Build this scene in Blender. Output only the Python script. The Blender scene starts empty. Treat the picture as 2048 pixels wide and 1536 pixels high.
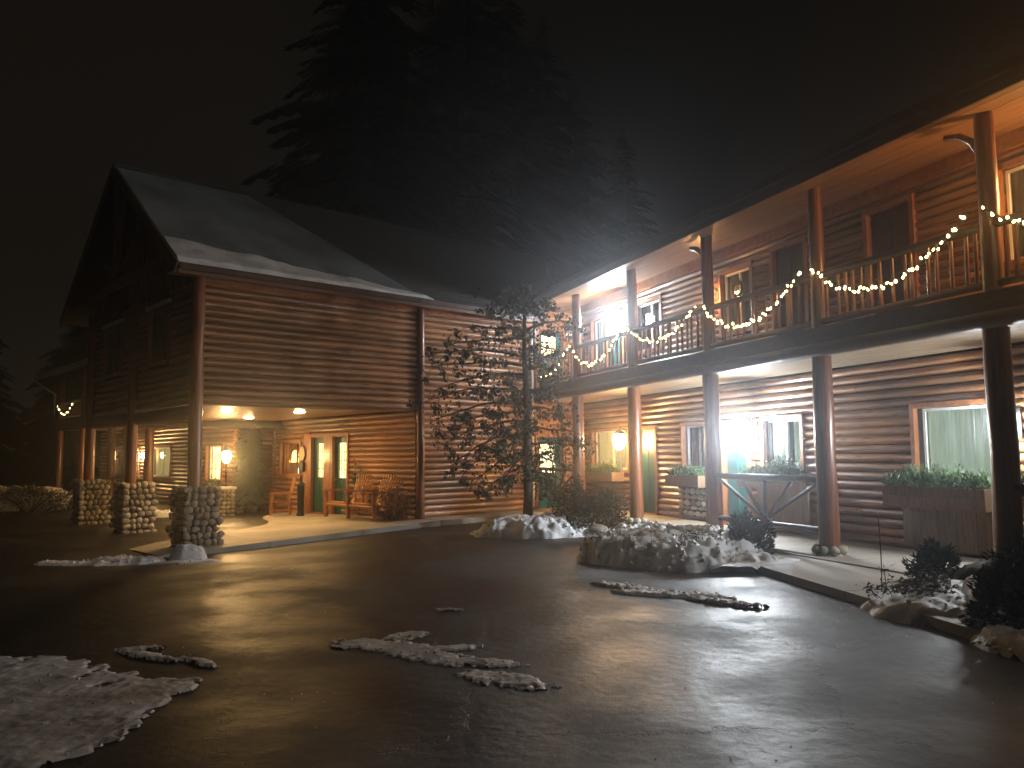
import bpy, math, random
from mathutils import Vector, Matrix, noise
random.seed(7)
S = bpy.context.scene
COL = S.collection
PI = math.pi

# ---------------------------------------------------------------- camera
cd = bpy.data.cameras.new('camera'); cam = bpy.data.objects.new('camera', cd); COL.objects.link(cam)
FPX, PITCH, ROLL = 1600.0, math.atan(138/1600.0), 0.0093
cd.sensor_width = 36.0; cd.lens = 36.0*FPX/2048.0; cd.clip_end = 600; cd.clip_start = .05
fw = Vector((0, math.cos(PITCH), math.sin(PITCH)))
r0 = Vector((1, 0, 0)); u0 = Vector((0, -math.sin(PITCH), math.cos(PITCH)))
rt = r0*math.cos(ROLL) - u0*math.sin(ROLL); up = u0*math.cos(ROLL) + r0*math.sin(ROLL)
M = Matrix((rt, up, -fw)).transposed().to_4x4(); M.translation = Vector((0, 0, 1.6))
cam.matrix_world = M
S.camera = cam
# ---------------------------------------------------------------- sky, unseen pole lamp, exposure
W = bpy.data.worlds.new('World'); S.world = W; W.use_nodes = True
nt = W.node_tree; nt.nodes.clear()
wo = nt.nodes.new('ShaderNodeOutputWorld')
sky = nt.nodes.new('ShaderNodeTexSky'); sky.sky_type = 'NISHITA'; sky.sun_disc = False
UNSEEN_LAMP_DIR = Vector((.62, -.66, .42)).normalized()
sky.sun_elevation = math.asin(UNSEEN_LAMP_DIR.z); sky.sun_rotation = math.atan2(UNSEEN_LAMP_DIR.x, UNSEEN_LAMP_DIR.y)
b1 = nt.nodes.new('ShaderNodeBackground'); b1.inputs[1].default_value = .00012
nt.links.new(sky.outputs[0], b1.inputs[0])
# low cloud lit by distant town lamps
b2 = nt.nodes.new('ShaderNodeBackground'); b2.inputs[1].default_value = 1.0
tc = nt.nodes.new('ShaderNodeTexCoord'); nz = nt.nodes.new('ShaderNodeTexNoise'); nz.inputs['Scale'].default_value = 2.2; nz.inputs['Detail'].default_value = 3
dt = nt.nodes.new('ShaderNodeVectorMath'); dt.operation = 'DOT_PRODUCT'; dt.inputs[1].default_value = Vector((-.8, .55, -.1)).normalized()
nt.links.new(tc.outputs['Generated'], nz.inputs[0]); nt.links.new(tc.outputs['Generated'], dt.inputs[0])
rp = nt.nodes.new('ShaderNodeMapRange'); rp.interpolation_type = 'SMOOTHSTEP'
rp.inputs['From Min'].default_value = .25; rp.inputs['From Max'].default_value = 1.0; rp.inputs['To Min'].default_value = .25; rp.inputs['To Max'].default_value = 1.0
nt.links.new(dt.outputs['Value'], rp.inputs['Value'])
mr = nt.nodes.new('ShaderNodeMapRange'); mr.inputs['To Min'].default_value = .8; mr.inputs['To Max'].default_value = 1.2
nt.links.new(nz.outputs[0], mr.inputs['Value'])
mm = nt.nodes.new('ShaderNodeMath'); mm.operation = 'MULTIPLY'; nt.links.new(rp.outputs[0], mm.inputs[0]); nt.links.new(mr.outputs[0], mm.inputs[1])
vm = nt.nodes.new('ShaderNodeVectorMath'); vm.operation = 'SCALE'; vm.inputs[0].default_value = (.0085, .0065, .0042)
nt.links.new(mm.outputs[0], vm.inputs['Scale']); nt.links.new(vm.outputs[0], b2.inputs[0])
ad = nt.nodes.new('ShaderNodeAddShader'); nt.links.new(b1.outputs[0], ad.inputs[0]); nt.links.new(b2.outputs[0], ad.inputs[1]); nt.links.new(ad.outputs[0], wo.inputs[0])
sl = bpy.data.lights.new('unseen_pole_lamp', 'SUN'); sl.energy = .24; sl.angle = math.radians(.6); sl.color = (1, .9, .78)  # weak directional light standing in for an unseen pole lamp to the right
so = bpy.data.objects.new('unseen_pole_lamp', sl); COL.objects.link(so); so.rotation_euler = (-UNSEEN_LAMP_DIR).to_track_quat('-Z', 'Y').to_euler()
S.view_settings.view_transform = 'Standard'; S.view_settings.look = 'None'; S.view_settings.exposure = 0; S.view_settings.gamma = 1
S.view_settings.use_curve_mapping = False
S.cycles.max_bounces = 6; S.cycles.diffuse_bounces = 3; S.cycles.glossy_bounces = 3; S.cycles.transparent_max_bounces = 12
S.cycles.use_denoising = True; S.cycles.sample_clamp_indirect = 4
S.cycles.use_light_tree = True

GLOW_HAZE = .0060
# ---------------------------------------------------------------- materials
def mat(name, col, rough=.6, col2=None, scale=6, stretch=(1, 1, 1), bump=0, bscale=40, rnd=0, metal=0, coat=0, spec=.5, detail=5, space='Object', contrast=(.35, .65)):
    m = bpy.data.materials.new(name); m.use_nodes = True; t = m.node_tree; b = t.nodes['Principled BSDF']
    b.inputs['Roughness'].default_value = rough; b.inputs['Metallic'].default_value = metal
    b.inputs['Coat Weight'].default_value = coat; b.inputs['Coat Roughness'].default_value = .18
    b.inputs['Specular IOR Level'].default_value = spec
    tc = t.nodes.new('ShaderNodeTexCoord'); mp = t.nodes.new('ShaderNodeMapping'); mp.inputs['Scale'].default_value = stretch
    if space == 'World':
        g = t.nodes.new('ShaderNodeNewGeometry'); t.links.new(g.outputs['Position'], mp.inputs[0])
    else:
        if rnd:   # shift the grain from piece to piece
            oi = t.nodes.new('ShaderNodeObjectInfo'); v = t.nodes.new('ShaderNodeVectorMath'); v.operation = 'MULTIPLY_ADD'
            cm = t.nodes.new('ShaderNodeCombineXYZ')
            for k in range(3): t.links.new(oi.outputs['Random'], cm.inputs[k])
            v.inputs[1].default_value = (37, 53, 29); t.links.new(cm.outputs[0], v.inputs[0]); t.links.new(tc.outputs['Object'], v.inputs[2])
            t.links.new(v.outputs[0], mp.inputs[0])
        else: t.links.new(tc.outputs['Object'], mp.inputs[0])
    n = t.nodes.new('ShaderNodeTexNoise'); n.inputs['Scale'].default_value = scale; n.inputs['Detail'].default_value = detail
    t.links.new(mp.outputs[0], n.inputs[0])
    r = t.nodes.new('ShaderNodeValToRGB'); r.color_ramp.elements[0].position = contrast[0]; r.color_ramp.elements[1].position = contrast[1]
    c2 = col2 or tuple(c*.55 for c in col)
    r.color_ramp.elements[0].color = (*c2, 1); r.color_ramp.elements[1].color = (*col, 1)
    t.links.new(n.outputs[0], r.inputs[0]); out = r.outputs[0]
    if rnd:
        oi = t.nodes.new('ShaderNodeObjectInfo'); hs = t.nodes.new('ShaderNodeHueSaturation')
        q = t.nodes.new('ShaderNodeMapRange'); q.inputs['To Min'].default_value = 1-rnd; q.inputs['To Max'].default_value = 1+rnd
        t.links.new(oi.outputs['Random'], q.inputs['Value']); t.links.new(q.outputs[0], hs.inputs['Value']); t.links.new(out, hs.inputs['Color']); out = hs.outputs[0]
    t.links.new(out, b.inputs['Base Color'])
    if bump:
        n2 = t.nodes.new('ShaderNodeTexNoise'); n2.inputs['Scale'].default_value = bscale; n2.inputs['Detail'].default_value = 4
        t.links.new(mp.outputs[0], n2.inputs[0]); bp = t.nodes.new('ShaderNodeBump'); bp.inputs['Strength'].default_value = bump; bp.inputs['Distance'].default_value = .02
        t.links.new(n2.outputs[0], bp.inputs['Height']); t.links.new(bp.outputs[0], b.inputs['Normal'])
    return m
def emit(name, col, s, col2=None, scale=8):
    m = bpy.data.materials.new(name); m.use_nodes = True; t = m.node_tree; t.nodes.clear()
    o = t.nodes.new('ShaderNodeOutputMaterial'); e = t.nodes.new('ShaderNodeEmission'); e.inputs[0].default_value = (*col, 1); e.inputs[1].default_value = s
    if col2:
        tc = t.nodes.new('ShaderNodeTexCoord'); n = t.nodes.new('ShaderNodeTexNoise'); n.inputs['Scale'].default_value = scale
        r = t.nodes.new('ShaderNodeValToRGB'); r.color_ramp.elements[0].position = .4; r.color_ramp.elements[1].position = .6
        r.color_ramp.elements[0].color = (*col2, 1); r.color_ramp.elements[1].color = (*col, 1)
        t.links.new(tc.outputs['Object'], n.inputs[0]); t.links.new(n.outputs[0], r.inputs[0]); t.links.new(r.outputs[0], e.inputs[0])
    t.links.new(e.outputs[0], o.inputs[0]); return m
MLOG = mat('varnished_log', (.34, .165, .072), .38, (.18, .078, .031), 3, (.5, 9, 9), .35, 6, .30, coat=.25)
MWAIN = mat('weathered_board', (.22, .13, .07), .6, (.13, .075, .04), 4, (6, 6, .7), .2, 12, .15)
MPOST = mat('round_log_post', (.25, .085, .032), .36, (.12, .04, .015), 3, (7, 7, .5), .3, 5, .15, coat=.3)
MTRIM = mat('trim_wood', (.32, .12, .04), .45, (.19, .065, .02), 4, (2, 8, 2), .15, 12, .12, coat=.15)
def knots(m, strength=.75):
    t = m.node_tree; b = t.nodes['Principled BSDF']; src = b.inputs['Base Color'].links[0].from_socket; mp = [n for n in t.nodes if n.type == 'MAPPING'][0]
    mp2 = t.nodes.new('ShaderNodeMapping'); mp2.inputs['Scale'].default_value = (1.6, 9, 9); t.links.new(mp.inputs[0].links[0].from_socket, mp2.inputs[0])
    v = t.nodes.new('ShaderNodeTexVoronoi'); v.inputs['Scale'].default_value = 1.0; t.links.new(mp2.outputs[0], v.inputs[0])
    r = t.nodes.new('ShaderNodeMapRange'); r.inputs['From Min'].default_value = .08; r.inputs['From Max'].default_value = .22; r.inputs['To Min'].default_value = 1-strength; r.inputs['To Max'].default_value = 1
    t.links.new(v.outputs['Distance'], r.inputs['Value'])
    n = t.nodes.new('ShaderNodeTexNoise'); n.inputs['Scale'].default_value = .8; n.inputs['Detail'].default_value = 6; g = t.nodes.new('ShaderNodeNewGeometry'); t.links.new(g.outputs['Position'], n.inputs[0])
    r2 = t.nodes.new('ShaderNodeMapRange'); r2.inputs['From Min'].default_value = .3; r2.inputs['From Max'].default_value = .7; r2.inputs['To Min'].default_value = .6; r2.inputs['To Max'].default_value = 1.25; t.links.new(n.outputs[0], r2.inputs['Value'])
    mu = t.nodes.new('ShaderNodeMath'); mu.operation = 'MULTIPLY'; t.links.new(r.outputs[0], mu.inputs[0]); t.links.new(r2.outputs[0], mu.inputs[1])
    h = t.nodes.new('ShaderNodeHueSaturation'); t.links.new(mu.outputs[0], h.inputs['Value']); t.links.new(src, h.inputs['Color']); t.links.new(h.outputs[0], b.inputs['Base Color'])
knots(MLOG)
MPALE = mat('pale_chair_slat', (.60, .30, .11), .45, (.45, .2, .07), 4, (2, 8, 2), .1, 12, .12)
MDARK = mat('dark_stained_wood', (.07, .028, .014), .5, (.035, .014, .008), 4, (2, 2, 6), .2, 14, .1)
MFASC = mat('fascia_board', (.13, .07, .035), .5, (.08, .04, .02), 3, (.4, 5, 5), .1, 12)
MSOFF = mat('soffit_board', (.34, .18, .08), .42, (.22, .11, .045), 3, (.4, 9, 1), .15, 10, .14, coat=.15)
MDECK = mat('painted_deck_underside', (.36, .26, .16), .6, (.25, .18, .11), 3, (.5, 6, 1), .1, 10, .08)
MBACK = mat('dark_sheathing', (.03, .015, .008), .9)
MGREEN = mat('green_painted_door', (.012, .085, .075), .35, (.009, .065, .058), 3, (1, 1, 1), .05, 20, coat=.2)
MWHITE = mat('white_window_frame', (.7, .7, .66), .4, (.6, .6, .56), 3)
MCURT = mat('pale_curtain', (.55, .58, .50), .8, (.42, .46, .38), 3, (6, 6, .4), .1, 20)
MCURTB = mat('softly_glowing_curtain', (.55, .55, .40), .8, (.42, .43, .28), 3, (6, 6, .4))
MCURTB.node_tree.nodes['Principled BSDF'].inputs['Emission Color'].default_value = (.85, .72, .30, 1); MCURTB.node_tree.nodes['Principled BSDF'].inputs['Emission Strength'].default_value = .35  # emission added to brighten these curtains; no lamp stands behind them
MCURTG = mat('green_grey_glowing_curtain', (.60, .68, .58), .8, (.24, .30, .25), 3, (6, 6, .4), .1, 20)
MCURTG.node_tree.nodes['Principled BSDF'].inputs['Emission Color'].default_value = (.62, .75, .60, 1); MCURTG.node_tree.nodes['Principled BSDF'].inputs['Emission Strength'].default_value = .38  # glow added to keep the folds bright, no room light behind
MCURTD = mat('dark_curtain', (.10, .09, .085), .8, (.06, .055, .05), 3, (6, 6, .4))
MSTONE = mat('river_stone', (.42, .36, .27), .75, (.22, .19, .15), 7, (1, 1, 1), .4, 22, .45)
MMORT = mat('dark_mortar', (.06, .055, .05), .95, None, 20, bump=.6, bscale=60)
MSNOW = mat('old_snow', (.80, .82, .85), .6, (.55, .55, .55), 2.3, bump=.9, bscale=9, space='World', contrast=(.3, .55))
MSNOWD = mat('dirty_snow', (.78, .79, .80), .65, (.36, .29, .22), 2.1, bump=1, bscale=8, space='World', contrast=(.30, .43), detail=9)
MSLUSH = mat('thin_slush', (.72, .70, .69), .55, (.34, .31, .29), 2.6, bump=.5, bscale=14, space='World', contrast=(.34, .60), detail=9)
MSNOWDIM = mat('dim_roof_snow', (.22, .25, .265), .8, (.13, .15, .16), .9, bump=.4, bscale=10, space='World', detail=8)  # snow greyed to stand for the dimmer upper roof slope
MSHING = mat('asphalt_shingle', (.075, .075, .072), .9, (.04, .04, .04), 6, (1, 6, 6), .5, 30)
MCONC = mat('concrete', (.40, .36, .30), .62, (.27, .24, .20), .9, bump=.35, bscale=26, space='World', detail=9)
MBARK = mat('bark', (.075, .05, .034), .9, (.03, .021, .015), 5, (5, 5, 1), .8, 9)
MLEAF = mat('leaf', (.035, .045, .018), .6, (.016, .023, .009), 3, (1, 1, 1), spec=.3)
MBRT = mat('planter_greenery', (.075, .125, .045), .55, (.028, .055, .018), 7, spec=.4)
MNEED = mat('dark_conifer_needles', (.008, .012, .008), .95, (.004, .006, .004), 3, spec=.05)
MSHRUB = mat('evergreen_shrub', (.022, .038, .018), .7, (.010, .018, .009), 6, spec=.2)
MDRY = mat('dry_stalks', (.12, .065, .03), .8, (.05, .028, .014), 8)
MBLACK = mat('black_metal', (.012, .012, .012), .4, metal=.3)
MBRASS = mat('brass', (.5, .33, .12), .3, metal=1)
MCEIL = mat('porch_ceiling_board', (.36, .18, .08), .45, (.24, .11, .045), 3, (.4, 6, 1), .12, 12, .08, coat=.1)
MROOM = mat('room_wall', (.55, .36, .18), .8, (.42, .26, .12), 3)
MBED = mat('garden_soil', (.05, .035, .022), .95, (.02, .015, .01), 6, bump=1, bscale=14, space='World')
E_WARM = emit('warm_lamp_glass', (1, .58, .22), 270)
E_WHITE = emit('white_lamp_glass', (.86, .94, 1), 620)
E_WHITE2 = emit('white_lamp_glass_small', (.9, .95, 1), 260)
E_ORANGE = emit('amber_lamp_glass', (1, .50, .17), 170)
E_CAN = emit('recessed_bulb', (1, .60, .22), 520)
E_FAIRY = emit('fairy_bulb', (1, .74, .28), 22)
E_SHADE = emit('lamp_shade_glow', (1, .62, .22), 5, (1, .5, .12), 9)
E_LACE = emit('backlit_lace', (1, .76, .32), 5, (.75, .38, .10), 16)
E_LACEW = emit('backlit_lace_white', (1, .86, .55), 5, (1, .62, .24), 10)
E_ROOM = emit('room_bulb', (1, .60, .22), 12)
def glass():
    m = bpy.data.materials.new('window_glass'); m.use_nodes = True; t = m.node_tree; t.nodes.clear()
    o = t.nodes.new('ShaderNodeOutputMaterial'); mx = t.nodes.new('ShaderNodeMixShader'); tr = t.nodes.new('ShaderNodeBsdfTransparent'); gl = t.nodes.new('ShaderNodeBsdfGlossy')
    gl.inputs['Roughness'].default_value = .03; tr.inputs[0].default_value = (.93, .96, .94, 1); f = t.nodes.new('ShaderNodeFresnel'); f.inputs[0].default_value = 1.5
    t.links.new(f.outputs[0], mx.inputs[0]); t.links.new(tr.outputs[0], mx.inputs[1]); t.links.new(gl.outputs[0], mx.inputs[2]); t.links.new(mx.outputs[0], o.inputs[0]); return m
MGLASS = glass()
def asphalt():
    m = bpy.data.materials.new('wet_asphalt'); m.use_nodes = True; t = m.node_tree; b = t.nodes['Principled BSDF']
    g = t.nodes.new('ShaderNodeNewGeometry')
    def N(s, d, r=.5):
        n = t.nodes.new('ShaderNodeTexNoise'); n.inputs['Scale'].default_value = s; n.inputs['Detail'].default_value = d; n.inputs['Roughness'].default_value = r; t.links.new(g.outputs['Position'], n.inputs[0]); return n
    n1 = N(.55, 6, .6); n2 = N(75, 4, .7); n3 = N(.23, 4); n4 = N(9, 5)
    r = t.nodes.new('ShaderNodeValToRGB'); r.color_ramp.elements[0].color = (.010, .009, .008, 1); r.color_ramp.elements[1].color = (.030, .026, .023, 1)
    r.color_ramp.elements[0].position = .3; r.color_ramp.elements[1].position = .75; t.links.new(n4.outputs[0], r.inputs[0]); t.links.new(r.outputs[0], b.inputs['Base Color'])
    q = t.nodes.new('ShaderNodeMapRange'); q.interpolation_type = 'SMOOTHSTEP'; q.inputs['From Min'].default_value = .40; q.inputs['From Max'].default_value = .62; q.inputs['To Min'].default_value = .41; q.inputs['To Max'].default_value = .60
    t.links.new(n1.outputs[0], q.inputs['Value']); t.links.new(q.outputs[0], b.inputs['Roughness'])
    q2 = t.nodes.new('ShaderNodeMapRange'); q2.inputs['From Min'].default_value = .40; q2.inputs['From Max'].default_value = .62; q2.inputs['To Min'].default_value = .25; q2.inputs['To Max'].default_value = .8
    t.links.new(n1.outputs[0], q2.inputs['Value'])
    bp = t.nodes.new('ShaderNodeBump'); bp.inputs['Distance'].default_value = .008; t.links.new(n2.outputs[0], bp.inputs['Height']); t.links.new(q2.outputs[0], bp.inputs['Strength'])
    bp2 = t.nodes.new('ShaderNodeBump'); bp2.inputs['Distance'].default_value = .05; bp2.inputs['Strength'].default_value = .18; t.links.new(n4.outputs[0], bp2.inputs['Height']); t.links.new(bp.outputs[0], bp2.inputs['Normal'])
    vc = t.nodes.new('ShaderNodeTexVoronoi'); vc.feature = 'DISTANCE_TO_EDGE'; vc.inputs['Scale'].default_value = .33
    wv = t.nodes.new('ShaderNodeVectorMath'); wv.operation = 'MULTIPLY_ADD'; wv.inputs[1].default_value = (.35, .35, .35); t.links.new(n4.outputs['Color'], wv.inputs[0]); t.links.new(g.outputs['Position'], wv.inputs[2]); t.links.new(wv.outputs[0], vc.inputs[0])
    cr = t.nodes.new('ShaderNodeMapRange'); cr.inputs['From Min'].default_value = .0; cr.inputs['From Max'].default_value = .0035; t.links.new(vc.outputs['Distance'], cr.inputs['Value'])
    mxc = t.nodes.new('ShaderNodeMixRGB'); mxc.inputs[1].default_value = (.004, .004, .004, 1); t.links.new(cr.outputs[0], mxc.inputs[0]); t.links.new(r.outputs[0], mxc.inputs[2]); t.links.new(mxc.outputs[0], b.inputs['Base Color'])
    bc = t.nodes.new('ShaderNodeBump'); bc.inputs['Distance'].default_value = .01; bc.inputs['Strength'].default_value = .5; t.links.new(cr.outputs[0], bc.inputs['Height']); t.links.new(bp2.outputs[0], bc.inputs['Normal'])
    t.links.new(bc.outputs[0], b.inputs['Normal']); b.inputs['Specular IOR Level'].default_value = .32
    return m
MASPH = asphalt()

# ---------------------------------------------------------------- helpers
class MB:
    def __init__(s): s.v = []; s.f = []
    def add(s, vs, fs):
        o = len(s.v); s.v += [tuple(v) for v in vs]; s.f += [tuple(i+o for i in f) for f in fs]; return s
    def box(s, x0, x1, y0, y1, z0, z1):
        return s.add([(x0,y0,z0),(x1,y0,z0),(x1,y1,z0),(x0,y1,z0),(x0,y0,z1),(x1,y0,z1),(x1,y1,z1),(x0,y1,z1)],
                     [(0,3,2,1),(4,5,6,7),(0,1,5,4),(1,2,6,5),(2,3,7,6),(3,0,4,7)])
    def tube(s, pts, rad, n=10, cap=True, wob=0):
        pts = [Vector(p) for p in pts]; rad = rad if isinstance(rad, (list, tuple)) else [rad]*len(pts)
        o = len(s.v); d0 = (pts[-1]-pts[0]).normalized(); ref = Vector((0, 0, 1)) if abs(d0.z) < .9 else Vector((1, 0, 0))
        for i, p in enumerate(pts):
            d = (pts[min(i+1, len(pts)-1)]-pts[max(i-1, 0)]).normalized(); a = d.cross(ref).normalized(); b = d.cross(a)
            for k in range(n):
                t = 2*PI*k/n; r = rad[i]*(1+wob*random.uniform(-1, 1)); s.v.append(tuple(p+a*math.cos(t)*r+b*math.sin(t)*r))
        for i in range(len(pts)-1):
            for k in range(n): s.f.append((o+i*n+k, o+i*n+(k+1)%n, o+(i+1)*n+(k+1)%n, o+(i+1)*n+k))
        if cap: s.f.append(tuple(o+k for k in range(n))[::-1]); s.f.append(tuple(o+(len(pts)-1)*n+k for k in range(n)))
        return s
    def lathe(s, prof, n=14, c=(0, 0, 0)):
        o = len(s.v)
        for r, z in prof:
            for k in range(n): t = 2*PI*k/n; s.v.append((c[0]+r*math.cos(t), c[1]+r*math.sin(t), c[2]+z))
        for i in range(len(prof)-1):
            for k in range(n): s.f.append((o+i*n+k, o+i*n+(k+1)%n, o+(i+1)*n+(k+1)%n, o+(i+1)*n+k))
        s.f.append(tuple(o+k for k in range(n))[::-1]); s.f.append(tuple(o+(len(prof)-1)*n+k for k in range(n)))
        return s
    def bar(s, p0, p1, w, h):   # square bar between two points
        p0, p1 = Vector(p0), Vector(p1); d = (p1-p0).normalized(); ref = Vector((0, 0, 1)) if abs(d.z) < .95 else Vector((1, 0, 0))
        a = d.cross(ref).normalized()*w/2; b = a.cross(d).normalized()*h/2
        return s.add([p0-a-b, p0+a-b, p0+a+b, p0-a+b, p1-a-b, p1+a-b, p1+a+b, p1-a+b], [(0,3,2,1),(4,5,6,7),(0,1,5,4),(1,2,6,5),(2,3,7,6),(3,0,4,7)])
    def mesh(s, name, m, smooth=False):
        me = bpy.data.meshes.new(name); me.from_pydata(s.v, [], s.f); me.materials.append(m)
        if smooth:
            me.polygons.foreach_set('use_smooth', [True]*len(me.polygons))
            me.update()
            try: me.set_sharp_from_angle(angle=math.radians(50))
            except Exception: pass
        return me
    def build(s, name, m, parent=None, loc=(0, 0, 0), rz=0, smooth=False): return link(name, s.mesh(name, m, smooth), parent, loc, rz)
def link(name, me, parent=None, loc=(0, 0, 0), rz=0):
    o = bpy.data.objects.new(name, me); COL.objects.link(o); o.parent = parent; o.location = loc; o.rotation_euler = (0, 0, rz) if not isinstance(rz, tuple) else rz
    return o
def tag(o, label=None, cat=None, group=None, kind=None):
    if label: o['label'] = label
    if cat: o['category'] = cat
    if group: o['group'] = group
    if kind: o['kind'] = kind
    return o
def thing(name, loc, rz, label, cat, group=None): return tag(link(name, None, None, loc, rz), label, cat, group)
def copy_tree(o, parent=None):
    c = o.copy(); COL.objects.link(c); c.parent = parent
    for ch in [x for x in o.children]: copy_tree(ch, c)
    return c

# building frames: local X runs along the wall, local -Y faces outwards
OA, RA = Vector((-2.36, 20.246, 0)), math.atan2(.6708, .7416)
TB = math.radians(20.5); OB, RB = Vector((4.85, 12.45, 0)), math.atan2(-math.cos(TB), math.sin(TB))
def toA(x, y, z=0): c, s = math.cos(RA), math.sin(RA); return Vector((OA.x+c*x-s*y, OA.y+s*x+c*y, z))
def toB(x, y, z=0): c, s = math.cos(RB), math.sin(RB); return Vector((OB.x+c*x-s*y, OB.y+s*x+c*y, z))
def inA(x, y): d = Vector((x-OA.x, y-OA.y)); c, s = math.cos(RA), math.sin(RA); return (c*d.x+s*d.y, -s*d.x+c*d.y)

def ground_z(x, y):
    a, b = inA(x, y)
    g = -.12 - .18*math.exp(-((a+5.8)**2+(b+.6)**2)/14.0)
    t = min(1, max(0, (b-1)/6)); return g - .10*t*t*(3-2*t)
# a wall of log courses with openings; wall coords t (along), d (depth, outwards negative), z
class Wall:
    def __init__(s, root, loc, rz): s.root, s.loc, s.rz = root, loc, rz
    def put(s, mb, name, m, parent=None, smooth=False, data=None):
        me = data or mb.mesh(name, m, smooth)
        if parent is None: return link(name, me, s.root, s.loc, s.rz)
        return link(name, me, parent)
    def logs(s, t0, t1, z0, z1, openings=(), h=.15, bulge=.05, top=None, back=True):
        n = max(1, round((z1-z0)/h)); h = (z1-z0)/n
        for i in range(n):
            a, b = z0+i*h, z0+(i+1)*h; lo, hi = t0, t1
            if top: lo, hi = top(lo, hi, (a+b)/2)
            if hi-lo < .1: continue
            iv = [(lo, hi)]
            for (p0, p1, q0, q1) in openings:
                if q0 < b-.02 and q1 > a+.02:
                    nv = []
                    for (x, y) in iv:
                        if p1 <= x or p0 >= y: nv.append((x, y))
                        else:
                            if p0-x > .06: nv.append((x, p0))
                            if y-p1 > .06: nv.append((p1, y))
                    iv = nv
            for (x, y) in iv:
                cuts = [x]
                if y-x > 6.2:
                    cuts.append(x+(y-x)*random.uniform(.35, .65))
                cuts.append(y)
                for c0, c1 in zip(cuts, cuts[1:]): s.log(c0+.004, c1-.004, a, b, bulge)
        if back: s.backing(t0, t1, z0, z1, openings, top)
    def log(s, x0, x1, a, b, bulge):
        nseg = max(1, int((x1-x0)/.9)); mb = MB(); K = 6; jit = random.uniform(-.006, .006); h = b-a
        for i in range(nseg+1):
            x = x0+(x1-x0)*i/nseg; w = random.uniform(-.005, .005)
            for k in range(K+1):
                u = k/K; d = -(bulge+jit+w)*math.sin(PI*u)**.9; mb.v.append((x, d+(.0 if 0 < k < K else .012), a+.003+(h-.006)*u+(w*.6 if 0 < k < K else 0)))
        for i in range(nseg):
            for k in range(K): p = i*(K+1)+k; mb.f.append((p, p+K+1, p+K+2, p+1))
        mb.f.append(tuple(range(K+1))); mb.f.append(tuple(nseg*(K+1)+k for k in range(K+1))[::-1])
        # local origin at the middle of the log
        me = mb.mesh('log', MLOG, True); link('log', me, s.root, s.loc, s.rz)
    def backing(s, t0, t1, z0, z1, openings, top=None):
        mb = MB(); xs = sorted(set([t0, t1]+[p for o in openings for p in o[:2] if t0 < p < t1])); 
        for x, y in zip(xs, xs[1:]):
            zz = sorted([(max(q0, z0), min(q1, z1)) for (p0, p1, q0, q1) in openings if p0 < (x+y)/2 < p1 and q0 < z1 and q1 > z0]); c = z0
            for (q0, q1) in zz+[(z1, z1)]:
                if q0 > c+.001: mb.box(x, y, .02, .16, c, q0)
                c = max(c, q1)
        if not top: s.put(mb, 'wall_sheathing', MBACK)
    def window(s, t0, t1, z0, z1, curtain=MCURT, frame=MWHITE, casing=MTRIM, open_mid=0, room=MBACK, muntin=(1, 0), lit=None, cas_w=.08, recess=.10):
        c = MB(); w = cas_w
        c.box(t0-w, t1+w, -.075, .0, z1, z1+w); c.box(t0-w, t1+w, -.085, .0, z0-w, z0)
        c.box(t0-w, t0, -.072, .0, z0+.0005, z1-.0005); c.box(t1, t1+w, -.072, .0, z0+.0005, z1-.0005)
        c.box(t0-.02, t0, .0005, recess+.1, z0, z1); c.box(t1, t1+.02, .0005, recess+.1, z0, z1); c.box(t0, t1, .0005, recess+.1, z1, z1+.02); c.box(t0, t1, .0005, recess+.1, z0-.02, z0)
        win = s.put(c, 'window', casing)
        f = MB(); g = .045; d0, d1 = recess-.03, recess+.02
        f.box(t0, t0+g, d0, d1, z0, z1); f.box(t1-g, t1, d0, d1, z0, z1); f.box(t0+g, t1-g, d0, d1, z0, z0+g); f.box(t0+g, t1-g, d0, d1, z1-g, z1)
        for i in range(muntin[0]): x = t0+(t1-t0)*(i+1)/(muntin[0]+1); f.box(x-.02, x+.02, d0+.004, d1-.004, z0+g, z1-g)
        for i in range(muntin[1]): z = z0+(z1-z0)*(i+1)/(muntin[1]+1); f.box(t0+g, t1-g, d0+.008, d1-.008, z-.012, z+.012)
        s.put(f, 'frame', frame, win)
        p = MB().add([(t0+g, recess, z0+g), (t1-g, recess, z0+g), (t1-g, recess, z1-g), (t0+g, recess, z1-g)], [(0, 1, 2, 3)]); s.put(p, 'pane', MGLASS, win)
        r = MB(); q0, q1 = recess+.1, recess+1.0
        if room is not MBACK: q1 = recess+1.6
        e = .0 if room is MBACK else .5
        r.add([(t0-e,q0,z0-e),(t1+e,q0,z0-e),(t1+e,q0,z1+e),(t0-e,q0,z1+e),(t0-e,q1,z0-e),(t1+e,q1,z0-e),(t1+e,q1,z1+e),(t0-e,q1,z1+e)], [(4,5,6,7),(0,4,7,3),(1,2,6,5),(0,1,5,4),(3,7,6,2)])
        s.put(r, 'window_recess', room, win)
        if curtain or lit:
            m = lit or curtain; cb = MB(); L = t1-t0; segs = [(t0, t1)] if not open_mid else [(t0, t0+L*open_mid), (t1-L*open_mid, t1)]
            for (x0, x1) in segs:
                n = max(8, int((x1-x0)/.022)); o = len(cb.v)
                for i in range(n+1):
                    x = x0+(x1-x0)*i/n; y = recess+.085+.040*math.sin(i*.62+math.sin(i*.31)*2)
                    cb.v += [(x, y, z0+.01), (x, y+.01*math.sin(i), z1-.01)]
                for i in range(n): cb.f.append((o+2*i, o+2*i+2, o+2*i+3, o+2*i+1))
            s.put(cb, 'curtain', m, win, True)
        return win
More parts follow.
